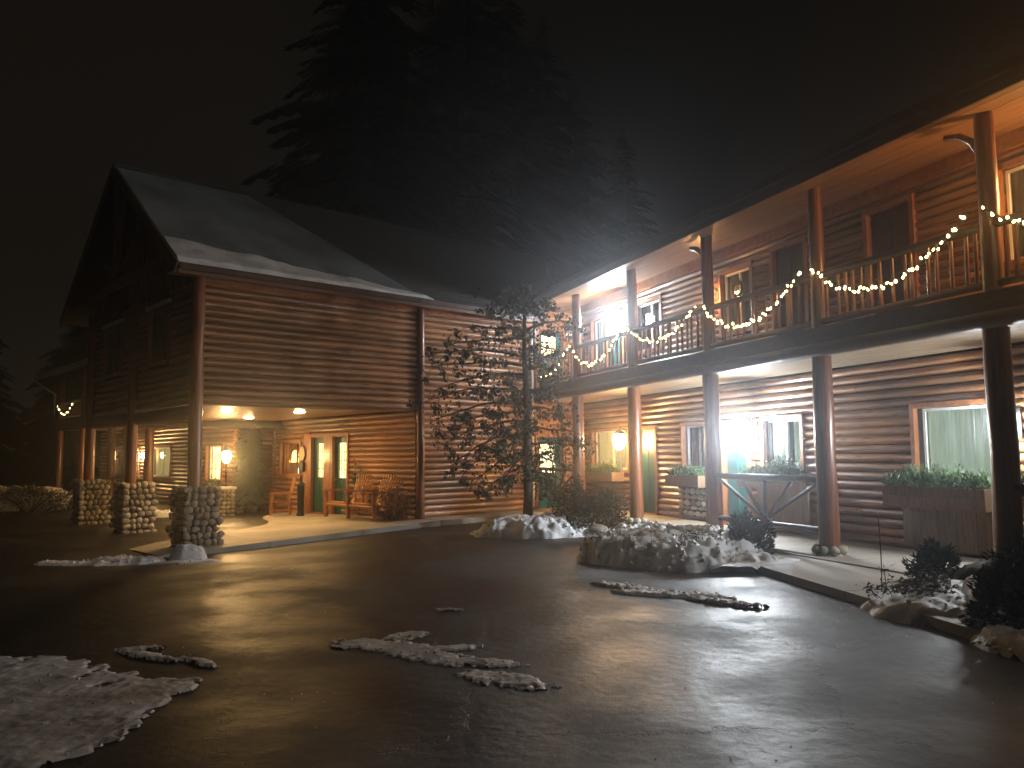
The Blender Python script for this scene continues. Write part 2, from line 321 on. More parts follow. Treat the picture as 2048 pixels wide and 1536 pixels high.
    def door(s, t0, t1, z0, z1, m=MGREEN, glass=None, lit=None, w=.09, handle='l', recess=.06):
        c = MB(); c.box(t0-w, t1+w, -.08, 0, z1, z1+w); c.box(t0-w, t0, -.078, 0, z0, z1-.0005); c.box(t1, t1+w, -.078, 0, z0, z1-.0005); c.box(t0-.01, t1+.01, -.1, recess, z0-.02, z0+.015)
        c.box(t0-.02, t0, .0005, .16, z0+.016, z1-.0005); c.box(t1, t1+.02, .0005, .16, z0+.016, z1-.0005); c.box(t0, t1, .0005, .16, z1, z1+.02)
        fr = s.put(c, 'door_frame', MTRIM)
        d = MB(); d0, d1 = recess, recess+.045
        if glass:
            a0, a1, b0, b1 = glass
            d.box(t0, a0, d0, d1, z0+.02, z1); d.box(a1, t1, d0, d1, z0+.02, z1); d.box(a0, a1, d0, d1, z0+.02, b0); d.box(a0, a1, d0, d1, b1, z1)
            d.box(a0-.03, a0, d0-.012, d0, b0-.03, b1+.03); d.box(a1, a1+.03, d0-.012, d0, b0-.03, b1+.03); d.box(a0, a1, d0-.012, d0, b0-.03, b0); d.box(a0, a1, d0-.012, d0, b1, b1+.03)
            zt = b0-.1
        else: d.box(t0, t1, d0, d1, z0+.02, z1); zt = z1-.15
        for (p0, p1) in ((t0+.1, (t0+t1)/2-.04), ((t0+t1)/2+.04, t1-.1)):
            hh = zt-z0-.15; lv = [(z0+.17, zt)] if glass else [(z0+.17, z0+.17+hh*.42), (z0+.25+hh*.42, zt)]
            for (q0, q1) in lv: d.box(p0, p1, d0-.012, d0-.0005, q0, q1)
        dr = s.put(d, 'door', m)
        if glass:
            p = MB().add([(a0, d0+.015, b0), (a1, d0+.015, b0), (a1, d0+.015, b1), (a0, d0+.015, b1)], [(0, 1, 2, 3)]); s.put(p, 'pane', MGLASS, dr)
            mu = MB()
            for i in range(1, 3): x = a0+(a1-a0)*i/3; mu.box(x-.008, x+.008, d0-.002, d0+.01, b0, b1)
            for i in range(1, 4): z = b0+(b1-b0)*i/4; mu.box(a0, a1, d0, d0+.009, z-.008, z+.008)
            s.put(mu, 'muntin', MBLACK, dr)
            if lit: s.put(MB().box(a0-.05, a1+.05, d1+.03, d1+.04, b0-.05, b1+.05), 'curtain', lit, dr)
        h = MB(); x = t0+.08 if handle == 'l' else t1-.08
        h.tube([(x, d0, z0+1.0), (x, d0-.05, z0+1.0)], .012, 6); h.lathe([(.005, -.03), (.028, -.015), (.03, 0), (.028, .015), (.005, .03)], 8, (x, d0-.06, z0+1.0))
        s.put(h, 'handle', MBRASS, dr, True)
        return dr

def post(root, x, y, z0, z1, r, r1=None, m=MPOST, name='post'):
    n = max(3, int((z1-z0)/.5)); pts = []; rr = []
    for i in range(n+1):
        z = z0+(z1-z0)*i/n; pts.append((x+random.uniform(-.008, .008), y+random.uniform(-.008, .008), z)); rr.append(r+((r1 or r)-r)*i/n)
    return MB().tube(pts, rr, 14, True, .02).build(name, m, root, smooth=True)
def logbar(root, p0, p1, r, name, m=MPOST, n=10):
    p0, p1 = Vector(p0), Vector(p1); L = (p1-p0).length; k = max(2, int(L/.8))
    pts = [p0+(p1-p0)*i/k+Vector((random.uniform(-1, 1), random.uniform(-1, 1), random.uniform(-1, 1)))*r*.06 for i in range(k+1)]
    return MB().tube(pts, r, n, True, .02).build(name, m, root, smooth=True)

# rounded stones, shared meshes
STONES = []
def ico(sub=1):
    import bmesh
    bm = bmesh.new(); bmesh.ops.create_icosphere(bm, subdivisions=sub+1 if sub else 1, radius=1); bm.verts.ensure_lookup_table()
    v = [tuple(x.co) for x in bm.verts]; f = [tuple(q.index for q in p.verts) for p in bm.faces]; bm.free(); return v, f
IV, IF = ico(1); IV0, IF0 = ico(0)
for k in range(8):
    off = Vector((k*7.3, k*3.1, 0)); mb = MB()
    mb.add([tuple(Vector(v)*(1+.35*noise.noise(Vector(v)*.9+off))) for v in IV], IF); STONES.append(mb.mesh('stone', MSTONE, True))
def stone(parent, loc, sx, sy, sz, rz=0):
    o = link('stone', random.choice(STONES), parent, loc, (random.uniform(-.25, .25), random.uniform(-.25, .25), rz)); o.scale = (sx, sy, sz); return o

# height-field heaps (snow, slush, beds)
def heap(name, blobs, m, label, cat, res=.06, amp=.36, freq=2.2, base=None, group=None, thin=1.0, lumps=0, seed=0, fine=.25, lump=.026):
    x0 = min(b[0]-b[2] for b in blobs)-.1; x1 = max(b[0]+b[2] for b in blobs)+.1; y0 = min(b[1]-b[3] for b in blobs)-.1; y1 = max(b[1]+b[3] for b in blobs)+.1
    cx, cy = (x0+x1)/2, (y0+y1)/2; nx, ny = int((x1-x0)/res)+1, int((y1-y0)/res)+1; gz = base if base is not None else None
    V = {}; mb = MB(); H = {}
    for i in range(nx):
        for j in range(ny):
            x, y = x0+i*res, y0+j*res; h = 0; top = 0
            for (bx, by, rx, ry, bh, ang) in blobs:
                dx, dy = x-bx, y-by; c, s = math.cos(ang), math.sin(ang); q = 1-((dx*c+dy*s)/rx)**2-((-dx*s+dy*c)/ry)**2
                if q > -.6: h = max(h, 0)+0; top = max(top, (q if q > 0 else q*.5)+0) if q > 0 else top; H[(i, j)] = max(H.get((i, j), (-9, 0)), (q, bh))
    for (i, j), (q, bh) in H.items():
        x, y = x0+i*res, y0+j*res; p = Vector((x*freq+seed*13.7, y*freq, seed))
        n = noise.fractal(p, .9, 2.1, 4); n2 = noise.fractal(p*4.1, .8, 2, 3); q2 = q+amp*n+amp*fine*n2
        if q2 <= -.30: continue
        n3 = noise.noise(Vector((x*9+seed, y*9, 3.1)))
        k_ = max(q2, 0); n4 = abs(noise.noise(Vector((x*14+seed, y*14, 9.1)))); hh = bh*(1-math.exp(-2.4*k_))*(1+.16*n2)+lump*min(1, k_*3)*(n3+.4*n2+1.6*n4) if bh > .08 else bh*(1-math.exp(-9*k_))*(.8+.15*n3+.5*n4)
        if q2 <= 0: hh = -.02+.0*q2 if bh < .03 else 2.4*bh*q2 if bh > .08 else bh*5*q2
        V[(i, j)] = len(mb.v); g = ground_z(x, y) if gz is None else gz
        mb.v.append((x-cx, y-cy, max(hh, -.12)-.006))
        mb.v[-1] = (x-cx, y-cy, mb.v[-1][2]+g)
    for (i, j) in V:
        k = [(i, j), (i+1, j), (i+1, j+1), (i, j+1)]
        if all(q in V for q in k): mb.f.append(tuple(V[q] for q in k))
    root = mb.build(name, m, None, (cx, cy, 0), smooth=True); tag(root, label, cat, group)
    if lumps and V:
        lb = MB(); ks = list(V)
        for _ in range(lumps):
            i, j = random.choice(ks); v = mb.v[V[(i, j)]]; r = random.uniform(.012, .035)*thin
            lb.add([tuple(Vector(v)+Vector(w)*r*(1+.9*noise.noise(Vector(w)*2+Vector((_, 0, 0))))+Vector((0, 0, r*.1))) for w in IV0], IF0)
        tag(lb.build('snow_chunk', m, root, smooth=False), kind='stuff')
    return root

# ---------------------------------------------------------------- GROUND
def sheet(name, poly_fn, xs, ys, zf, m, kind='structure'):
    mb = MB(); idx = {}
    for i, x in enumerate(xs):
        for j, y in enumerate(ys): idx[(i, j)] = len(mb.v); mb.v.append((x, y, zf(x, y)))
    for i in range(len(xs)-1):
        for j in range(len(ys)-1): mb.f.append((idx[(i, j)], idx[(i+1, j)], idx[(i+1, j+1)], idx[(i, j+1)]))
    return tag(mb.build(name, m, smooth=True), kind=kind)
fr = lambda a, b, n: [a+(b-a)*i/n for i in range(n+1)]
sheet('parking_lot', None, [-300, -120, -60]+fr(-30, 20, 100)+[50, 120, 300], [-200, -60, -20]+fr(-6, 44, 100)+[70, 120, 300], lambda x, y: ground_z(x, y)+.006*noise.noise(Vector((x*.5, y*.5, 0))), MASPH)
def slab(name, pts, ztop, m, frame, thick=.25, kind='structure'):
    mb = MB(); n = len(pts); P = [frame(x, y, ztop(x, y)) for x, y in pts]
    mb.v += [tuple(p) for p in P]+[(p.x, p.y, p.z-thick) for p in P]
    mb.f.append(tuple(range(n))); mb.f += [(i, i+n, (i+1) % n+n, (i+1) % n) for i in range(n)]
    return tag(mb.build(name, m), kind=kind)
za = lambda x, y: .0 - .028*max(y, 0) - .036*max(-x, 0)
# entry slab in bays with real joints
for (x0, x1) in ((-6.6, -4.4), (-4.385, -2.2), (-2.185, -.02), (0, 2.0), (2.015, 4.0), (4.015, 6.4)):
    for (y0, y1) in (((-.95, 1.5), (1.515, 4.5), (4.515, 8.1)) if x0 < -.01 else ((-.95, 0.02),)):
        slab('entry_slab' if x0 < -.01 else 'sidewalk', [(x0, y0), (x1, y0), (x1, y1), (x0, y1)], za, MCONC, toA)
zb = lambda x, y: 0.0
for k in range(12):
    x0 = -12+k*1.8; slab('sidewalk', [(x0, -.42), (x0+1.788, -.42), (x0+1.788, 1.72), (x0, 1.72)], zb, MCONC, toB)
slab('concrete_apron', [(-.9, -.435), (-1.2, -.8), (-.5, -1.2), (.2, -1.6), (2.5, -2.05), (2.5, -.435)], lambda x, y: -.02, MCONC, toB)
slab('concrete_apron', [(2.515, -.435), (2.515, -2.05), (5, -2.55), (8, -2.8), (10, -2.8), (10, -.435)], lambda x, y: -.02, MCONC, toB)

# ---------------------------------------------------------------- GABLED LODGE (left building)
A = thing('gabled_lodge', OA, RA, 'two storey log lodge with steep snowy gable roof overhanging the lamp lit entrance porch', 'lodge')
LG = -5.57; WG = 7.67
wa = Wall(A, (0, 0, 0), 0)
opA = [(4.10, 5.20, 0, 2.1), (4.18, 5.22, 3.5, 5.05), (4.95, 5.75, 5.12, 5.32)]
wa.logs(LG, 0, 2.70, 5.32); wa.logs(0, 6.1, 0, 5.32, opA)
wa.logs(4.0, 6.1, 5.33, 5.97)
wa.door(4.10, 5.15, 0.0, 2.05, glass=(4.28, 4.95, 1.02, 1.85), lit=E_LACEW)
wa.door(4.2, 5.2, 3.5, 5.38, glass=(4.4, 5.03, 4.45, 5.25), lit=E_LACEW)
wa.window(5.3, 5.78, 3.95, 5.2, lit=E_LACE, curtain=None, muntin=(2, 3))
# gable front
wg = Wall(A, (LG, WG, 0), -PI/2)    # t = WG - y
opG = [(WG-3.0, WG-1.75, 3.75, 4.95), (WG-6.6, WG-5.2, 3.75, 4.95)]
wg.logs(0, WG, 2.7, 5.32, opG)
for (a, b, c, d) in opG: wg.window(a, b, c, d, curtain=MCURTD, muntin=(1, 0), frame=MGREEN)
RZ, EZ, YR = 8.62, 5.42, WG/2     # ridge z at y=YR ; eaves at y=-.6
K = (RZ-EZ)/(YR+.62)
zroof = lambda y: RZ-K*abs(y-YR)
def vert_boards():
    n = 38
    for i in range(n):
        y0 = WG*i/n; y1 = WG*(i+1)/n-.008; h0, h1 = zroof(y0)-.22, zroof(y1)-.22
        if h0 < 5.36 and h1 < 5.36: continue
        d = .02*(i % 2)
        hl, hr = WG-y0, WG-y1
        mb = MB(); mb.add([(y0, -.01-d, 5.32), (y1, -.01-d, 5.32), (y1, -.01-d, max(h1, 5.33)), (y0, -.01-d, max(h0, 5.33)), (y0, .05, 5.32), (y1, .05, 5.32), (y1, .05, max(h1, 5.33)), (y0, .05, max(h0, 5.33))],
               [(0,1,2,3),(4,7,6,5),(0,4,5,1),(3,2,6,7),(0,3,7,4),(1,5,6,2)])
        link('gable_board', mb.mesh('gable_board', MDARK), A, (LG, WG, 0), -PI/2)
vert_boards()
mb = MB().box(LG+.16, 7.9, .17, WG-.17, 5.33, 5.36); mb.build('attic_floor', MBACK, A)
# arched heads above the gable windows
for (a, b, c, d) in opG:
    mb = MB(); n = 14; cx = (a+b)/2; R = (b-a)/2
    P = [(cx-R*math.cos(PI*k/n), 5.1+R*math.sin(PI*k/n)) for k in range(n+1)]
    mb.v += [(x, -.075, z) for x, z in P]+[(x, -.035, z) for x, z in P]; mb.f.append(tuple(range(n+1))[::-1]); mb.f += [(k, k+1, k+n+2, k+n+1) for k in range(n)]
    wg.put(mb, 'arched_window', MBLACK)
    fr2 = MB().tube([(x, -.085, z) for x, z in P], .035, 6); wg.put(fr2, 'arch_trim', MDARK)
    wg.put(MB().box(a-.15, b+.15, -.11, .0, 5.03, 5.12), 'ledge', MSNOW)
# king post truss in the overhang
logbar(A, (LG-.55, YR, 5.9), (LG-.55, YR, RZ-.35), .11, 'truss_post')
logbar(A, (LG-.55, -.1, 5.72), (LG-.55, WG+.1, 5.72), .11, 'truss_beam', MDARK)
for s_ in (-1, 1): logbar(A, (LG-.55, YR, 5.95), (LG-.55, YR+s_*2.1, zroof(YR+2.1)-.35), .08, 'truss_strut', MDARK)
# corner and gable posts, front beam
for (x, y, z0, r) in ((LG-.06, 0-.04, .92, .145), (LG-.1, 3.9, .92, .125), (LG-.06, WG, .92, .135)): post(A, x, y, z0, 5.5 if y != 3.9 else 5.7, r, r*.92)
post(A, -.02, -.1, -.02, 5.35, .105, .09); post(A, 4.02, -.06, 3.45, 5.35, .09); post(A, .06, 8.0, -.3, 2.7, .13)
logbar(A, (LG+.02, .1, 2.52), (LG+.02, WG, 2.52), .16, 'porch_beam', MDARK)
logbar(A, (LG+.1, .05, 2.69), (-.05, .05, 2.69), .04, 'porch_edge_log', MLOG); logbar(A, (LG, WG, 2.55), (0, WG, 2.55), .13, 'porch_beam', MDARK)
# porch ceiling boards
nb = 44
for i in range(nb):
    y0 = .06+(WG-.1)*i/nb; MB().box(LG+.17, -.17, y0, y0+(WG-.1)/nb-.006, 2.705, 2.73).build('ceiling_board', MCEIL, A)
MB().box(LG+.17, 0, .1, WG-.1, 2.735, 2.80).build('ceiling_deck', MBACK, A)
# entrance wall facing -X
wd = Wall(A, (0, 8.2, 0), -PI/2); T = lambda y: 8.2-y
opD = [(T(5.50), T(4.72), -.2, 2.12), (T(4.22), T(3.42), -.2, 2.12), (T(7.55), T(6.25), .98, 2.0)]
wd.logs(0, 8.1, -.24, 2.70, opD)
wd.door(T(5.50), T(4.72), -.12, 2.12, glass=(T(5.32), T(4.90), .93, 1.94), lit=E_LACE, handle='r')
wd.door(T(4.22), T(3.42), -.12, 2.12, glass=(T(4.07), T(3.58), .93, 1.94), lit=E_LACE)
wd.put(MB().box(T(4.62), T(4.32), -.085, 0, -.12, 2.2), 'door_trim', MTRIM)
wd.put(MB().box(T(5.95), T(5.6), -.08, 0, -.14, 2.25), 'door_trim', MTRIM)
wd.window(T(7.55), T(6.25), .98, 2.0, curtain=None, room=MROOM, muntin=(2, 0), frame=MTRIM)
lamp = MB().box(T(7.5), T(6.3), 1.2, 1.25, 1.3, 2.2)
# side table lamp glowing inside the window
tl = thing('table_lamp', toA(.30, 7.15, .75), RA, 'table lamp with glowing cone shade seen through the window left of the entrance doors', 'lamp')
MB().lathe([(.09, 0), (.09, .03), (.03, .06), (.07, .2), (.07, .32), (.02, .45), (.02, .62)], 12).build('lamp_base', MBRASS, tl, smooth=True)
MB().lathe([(.36, .62), (.33, .70), (.16, .98), (.11, 1.0)], 16).build('lamp_shade', E_SHADE, tl, smooth=True)
tl.scale = (.62, .62, 1)
tl2 = thing('table_lamp', toA(.24, 6.78, .5), RA, 'small white candle lamp glowing low at the right side of that window', 'lamp')
MB().lathe([(.07, 0), (.07, .03), (.02, .06), (.02, .42)], 10).build('lamp_base', MBRASS, tl2, smooth=True)
MB().lathe([(.06, .43), (.10, .52), (.08, .62), (.02, .74)], 12).build('lamp_shade', E_LACEW, tl2, smooth=True)
# roof
def roofplane(sgn):
    mb = MB(); ye = YR-sgn*(YR+.62); x0, x1 = LG-.72, 8.4; xe = 3.9 if sgn > 0 else x1; t = .10
    P = [(x0, ye, zroof(ye)), (xe, ye, zroof(ye)), (x1, YR, RZ), (x0, YR, RZ)]
    mb.add(P+[(a, b, c-t) for a, b, c in P], [(0,1,2,3),(7,6,5,4),(0,4,5,1),(1,5,6,2),(3,7,4,0)] if sgn > 0 else [(3,2,1,0),(4,5,6,7),(1,5,4,0),(2,6,5,1),(0,4,7,3)])
    r = mb.build('roof', MSHING, A)
    # shingle courses as low steps
    mc = MB(); n = 40
    for i in range(n):
        ya = ye+(YR-ye)*i/n; yb = ye+(YR-ye)*(i+1)/n; xa_ = xe+(x1-xe)*i/n; xb_ = xe+(x1-xe)*(i+1)/n
        mc.add([(x0, ya, zroof(ya)+.022), (xa_, ya, zroof(ya)+.022), (xb_, yb, zroof(yb)+.006), (x0, yb, zroof(yb)+.006), (x0, ya, zroof(ya)+.001), (xa_, ya, zroof(ya)+.001)], [(0,1,2,3),(4,5,1,0)] if sgn > 0 else [(3,2,1,0),(0,1,5,4)])
    tag(mc.build('shingle', MSHING, r), kind='stuff')
    MB().bar((x0-.02, ye-.04*sgn, zroof(ye)-.10), (x0-.02, YR, RZ-.10), .05, .24).build('barge_board', MFASC, r)
    return r
roofplane(1); roofplane(-1)
MB().tube([(LG-.75, YR, RZ+.02), (8.4, YR, RZ+.02)], .06, 8).build('ridge_cap', MSHING, A)
MB().box(LG-.7, 3.9, -.66, -.62, EZ-.20, EZ-.03).build('fascia', MFASC, A)
MB().box(LG-.7, 3.9, -.72, -.665, EZ-.12, EZ-.02).build('gutter', MDARK, A)
MB().box(LG-.7, 3.9, -.62, .0, EZ-.12, EZ-.10).build('soffit', MTRIM, A)
MB().box(LG, 6.0, -.075, -.0, 5.2, 5.318).build('frieze_board', MTRIM, A)
MB().tube([(3.85, -.12, 5.2), (3.85, -.12, 3.9), (3.85, -.12, .1)], .035, 8).build('downspout', MWHITE, A)
# roof snow: greyed dim slope to the valley line, grazing light painted at the eave
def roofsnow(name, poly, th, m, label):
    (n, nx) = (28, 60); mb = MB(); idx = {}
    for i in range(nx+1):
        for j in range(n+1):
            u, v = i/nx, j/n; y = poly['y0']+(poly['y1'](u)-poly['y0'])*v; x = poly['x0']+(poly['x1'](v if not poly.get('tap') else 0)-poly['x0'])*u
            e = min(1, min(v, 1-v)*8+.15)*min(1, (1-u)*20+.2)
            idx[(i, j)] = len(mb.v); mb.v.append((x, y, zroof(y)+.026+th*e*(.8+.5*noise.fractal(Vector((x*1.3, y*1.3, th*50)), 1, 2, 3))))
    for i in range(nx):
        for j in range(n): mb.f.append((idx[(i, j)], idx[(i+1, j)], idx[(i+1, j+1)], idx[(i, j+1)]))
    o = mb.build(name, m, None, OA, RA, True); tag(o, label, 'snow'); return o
roofsnow('roof_snow', dict(x0=LG-.70, x1=lambda v: -.3-2.7*v, y0=-.60, y1=lambda u: 3.72), .035, MSNOWDIM, 'grey snow covering the steep roof slope of the gabled lodge, its dimmer light in the colour')
roofsnow('roof_snow', dict(x0=LG-.70, x1=lambda v: 0.0, y0=-.64, y1=lambda u: -.62+.95*(1-u)+.03, tap=1), .085, MSNOW, 'pale snow strip painting the grazing light along the eave of the gabled lodge, tapering to the right')

# recessed porch lamps
for (x, y, lb) in ((-3.95, 2.45, 'recessed ceiling light nearest the front stone pillar, leftmost of three'), (-2.0, 5.6, 'recessed ceiling light deepest under the porch, lowest of the three glowing discs'), (-2.2, 2.12, 'recessed ceiling light above the entrance doors, rightmost of the three glowing discs')):
    o = thing('ceiling_light', toA(x, y, 2.704), 0, lb, 'light', 'recessed lights in the porch ceiling')
    MB().lathe([(.160, 0), (.172, -.012), (.145, -.014), (.14, .0)], 18).build('trim_ring', MBRASS, o, smooth=True)
    MB().lathe([(.0005, -.040), (.08, -.036), (.130, -.018), (.138, -.0145)], 16).build('bulb', E_CAN, o, smooth=True)
o = thing('ceiling_light', toA(-2.3, -.0+.5, 2.704), 0, 'unlit recessed ceiling fitting at the right end of the porch ceiling', 'light')
MB().lathe([(.160, 0), (.172, -.012), (.145, -.014), (.14, .0)], 18).build('trim_ring', MBRASS, o, smooth=True)

# stone pillars
def pillar(x, y, zb, label):
    p = thing('stone_pillar', toA(x, y, zb), RA, label, 'pillar', 'stone pillars carrying the porch posts'); H = .94-zb; w = .31
    MB().box(-w, w, -w, w, -.1, H-.03).build('pillar_core', MMORT, p)
    rows = int(H/.125)
    for side in range(4):
        for r in range(rows):
            z = .07+r*(H-.1)/(rows-1)*1.0 if rows > 1 else .1; t = -w-.02; 
            while t < w+.02:
                s = random.uniform(.05, .092); t += s
                a, d = t, -w-.005
                q = [(a, d), (-d, a), (-a, -d), (d, -a)][side]
                stone(p, (q[0], q[1], z+random.uniform(-.02, .02)), *( (s*1.02, .07, random.uniform(.058, .082)) if side % 2 == 0 else (.07, s*1.02, random.uniform(.058, .082))))
                t += s
    for i in range(5):
        for j in range(5): stone(p, (-.27+i*.135, -.27+j*.135, H-.02), .075, .07, .035)
    return p
pillar(LG, 0, -.33, 'nearest cobblestone pillar under the corner log post of the porch')
pillar(LG, 3.9, -.26, 'middle cobblestone pillar of the three, under the central gable post')
pillar(LG, WG, -.26, 'farthest cobblestone pillar, leftmost of the three under the gable')

# ---------------------------------------------------------------- LONG WING (right)
B = thing('motel_wing', OB, RB, 'long two storey log wing with balcony, snow streaked soffit and round log posts', 'lodge')
PB = [-11.96, -8.97, -5.98, -2.99, 0, 2.99, 5.98]
XA, XB = -12.1, 8.0; YW = 1.7
wl = Wall(B, (0, YW, 0), 0)
opL = [(-11.5, -9.35, 1.12, 2.2), (-8.85, -7.92, 0, 2.18), (-6.6, -5.6, 1.2, 2.2), (-5.02, -4.15, 0, 2.18), (-3.6, -2.5, 1.12, 2.22), (.18, 1.62, 1.12, 2.25), (2.15, 3.5, 1.12, 2.25), (3.9, 4.8, 0, 2.18)]
wl.logs(XA, XB, 0, 3.06, opL)
wl.window(*opL[0], curtain=MCURTB); wl.door(*opL[1]); wl.window(*opL[2], curtain=MCURTD); wl.door(*opL[3], handle='r'); wl.window(*opL[4], open_mid=.42, curtain=MCURTG); wl.window(*opL[5], recess=.16, frame=MWHITE, curtain=MCURTG, muntin=(0, 0)); wl.window(*opL[6], recess=.14, curtain=MCURTG); wl.door(*opL[7])
opU = [(-11.4, -10.55, 4.3, 5.5), (-10.45, -9.5, 3.5, 5.58), (-8.75, -7.5, 4.25, 5.5), (-4.9, -3.85, 4.2, 5.52), (-3.1, -2.2, 3.5, 5.62), (-.6, .3, 3.5, 5.65), (1.0, 1.0, 4, 4), (1.9, 3.2, 4.25, 5.6), (4.2, 5.1, 3.5, 5.6)]
opU = [o for o in opU if o[1]-o[0] > .1]
wl.logs(XA, XB, 3.5, 6.02, opU)
wl.window(*opU[0]); wl.door(*opU[1]); wl.window(*opU[2], curtain=MCURTD, open_mid=.40); wl.window(*opU[3], curtain=MCURTD, open_mid=.6); wl.door(*opU[4], m=MDARK); wl.door(*opU[5], m=MDARK); wl.window(*opU[6]); wl.door(*opU[7])
MB().box(XA, XB, YW-.12, YW+.0, 5.84, 6.08).build('frieze_board', MTRIM, B)
# balcony
MB().box(XA, XB, -.10, YW+.1, 3.12, 3.46).build('balcony_floor', MDECK, B)
nb = 13
for i in range(nb):
    y0 = -.02+i*(YW-.02)/nb; MB().box(XA, XB, y0, y0+(YW-.02)/nb-.008, 3.085, 3.118).build('underside_board', MDECK, B)
MB().box(XA, XB, -.19, -.105, 3.05, 3.49).build('rim_board', MDARK, B)
logbar(B, (XA, -.2, 3.14), (XB, -.2, 3.14), .10, 'rim_log', MDARK)
bal_me = MB().tube([(0, 0, 3.60), (0, 0, 3.62), (0, 0, 4.28), (0, 0, 4.30)], [.022, .026, .026, .022], 8).mesh('baluster', MPOST, True)
for a, b in zip(PB+[8.97], (PB+[8.97])[1:]):
    if b > 8.5: continue
    rl = logbar(B, (a+.1, -.02, 4.33), (b-.1, -.02, 4.33), .055, 'balcony_railing', MDARK)
    logbar(rl, (a+.1, -.02, 3.60), (b-.1, -.02, 3.60), .05, 'bottom_rail', MDARK)
    for i in range(15):
        x = a+.2+(b-a-.4)*i/14; o = link('baluster', bal_me, rl, (x, -.02, 0)); o.rotation_euler = (0, random.uniform(-.012, .012), random.random())
# balcony end rail near A wall is closed by the building
for k, x in enumerate(PB):
    post(B, x, 0, .02, 3.06, .16, .15); post(B, x, 0, 3.06, 5.78, .122, .11)
    pts = [(x-.06, 0, 5.0+.0), (x-.16, 0, 5.3), (x-.36, 0, 5.52), (x-.62, 0, 5.62)]
    if k in (3, 5): MB().tube([(x-.08, 0, 5.28), (x-.17, 0, 5.46), (x-.34, 0, 5.59), (x-.55, 0, 5.65)], [.045, .05, .05, .045], 8).build('brace', MPOST, B, smooth=True)
    bs = MB().lathe([(.2, -.14), (.21, 0), (.2, .1), (.17, .14)], 12, (x, 0, 0)).build('stone_base', MMORT, B)
    for r in range(2):
        for q in range(8):
            t = 2*PI*(q+.5*r)/8; stone(bs, (x+.2*math.cos(t), .2*math.sin(t), -.04+.12*r), .075, .075, .068, t)
# roof
sof = lambda y: 5.60+.20*(y+.75)
n = 17
for i in range(n):
    y0 = -.74+i*(YW+.74)/n; y1 = y0+(YW+.74)/n-.006; mb = MB()
    for (x0, x1) in ((XA+.0, -3.3), (-3.29, 2.2), (2.21, XB)):
        e = random.uniform(0, .003); mb2 = MB().add([(x0, y0, sof(y0)+e), (x1, y0, sof(y0)+e), (x1, y1, sof(y1)+e), (x0, y1, sof(y1)+e), (x0, y0, sof(y0)+.02), (x1, y0, sof(y0)+.02), (x1, y1, sof(y1)+.02), (x0, y1, sof(y1)+.02)], [(0,3,2,1),(4,5,6,7),(0,1,5,4),(1,2,6,5),(2,3,7,6),(3,0,4,7)])
        mb2.build('soffit_board', MSOFF, B)
mb = MB(); ye, yr = -.76, 6.2
P = [(XA-.2, ye, 5.86), (XB, ye, 5.86), (XB, yr, sof(yr)+.28), (XA-.2, yr, sof(yr)+.28)]
mb.add(P+[(a, b, c-.23) for a, b, c in P], [(0,1,2,3),(7,6,5,4),(0,4,5,1),(1,5,6,2),(2,6,7,3),(3,7,4,0)]); mb.build('roof', MSHING, B)
MB().box(XA, XB, -.80, -.762, 5.56, 5.80).build('fascia', MFASC, B); MB().box(XA, XB, -.88, -.803, 5.72, 5.84).build('gutter', MDARK, B)
MB().box(XA, XB, 6.0, 6.2, -.3, 6.9).build('rear_wall', MBACK, B); MB().box(XB-.1, XB, YW+.2, 6, -.3, 6.5).build('end_wall', MBACK, B); MB().box(XA, XB, YW+.2, 6.0, 3.1, 3.2).build('interior_floor', MBACK, B)
# stone veneer below the lower windows
def veneer(x0, x1, z0, z1):
    v = MB().box(x0, x1, YW-.10, YW-.062, z0, z1).build('stone_veneer', MMORT, B); z = z0+.06
    while z < z1-.03:
        x = x0+.02; hh = random.uniform(.05, .075)
        while x < x1-.05:
            s = random.uniform(.07, .16); stone(v, (x+s, YW-.115, z), s*.98, .035, hh*.97, 0).rotation_euler = (0, random.uniform(-.1, .1), 0); x += 2*s
        z += 2*hh
veneer(-6.78, -5.35, .1, .80)
def wainscot(x0, x1, z1):
    n = int((x1-x0)/.16)
    for i in range(n):
        a = x0+(x1-x0)*i/n; MB().box(a+.003, a+(x1-x0)/n-.003, YW-.105-.004*(i % 2), YW-.065, .06, z1).build('wainscot_board', MWAIN, B)
    MB().box(x0-.02, x1+.02, YW-.125, YW-.066, z1+.001, z1+.05).build('wainscot_cap', MTRIM, B)
wainscot(-3.8, -2.3, .80); wainscot(-.1, 1.75, .66); wainscot(2.0, 3.6, .66)

# ---------------------------------------------------------------- log railings with a sunburst
def railing(x, label):
    r = thing('log_railing', toB(x, 0, 0), RB, label, 'railing', 'sunburst log railings between the ground floor posts')
    logbar(r, (.12, 0, 1.14), (2.87, 0, 1.14), .055, 'top_rail', MDARK); logbar(r, (.12, 0, .36), (2.87, 0, .36), .05, 'bottom_rail', MDARK)
    c = (1.495, 0, .42)
    for p in ((.2, 0, 1.08), (.82, 0, 1.1), (1.495, 0, 1.1), (2.17, 0, 1.1), (2.79, 0, 1.08)): logbar(r, c, p, .034, 'spoke', MDARK, 8)
    MB().tube([(1.495, -.05, .42), (1.495, .05, .42)], .11, 12).build('hub', MDARK, r, smooth=True)
railing(-8.97-2.99, 'dark log railing with fan spokes behind the leafy tree, farthest of the sunburst railings')
railing(-2.99, 'dark log railing with fan spokes in front of the brightest white lamp')
railing(2.99, 'dark log railing with fan spokes at the right edge beyond the thick post')

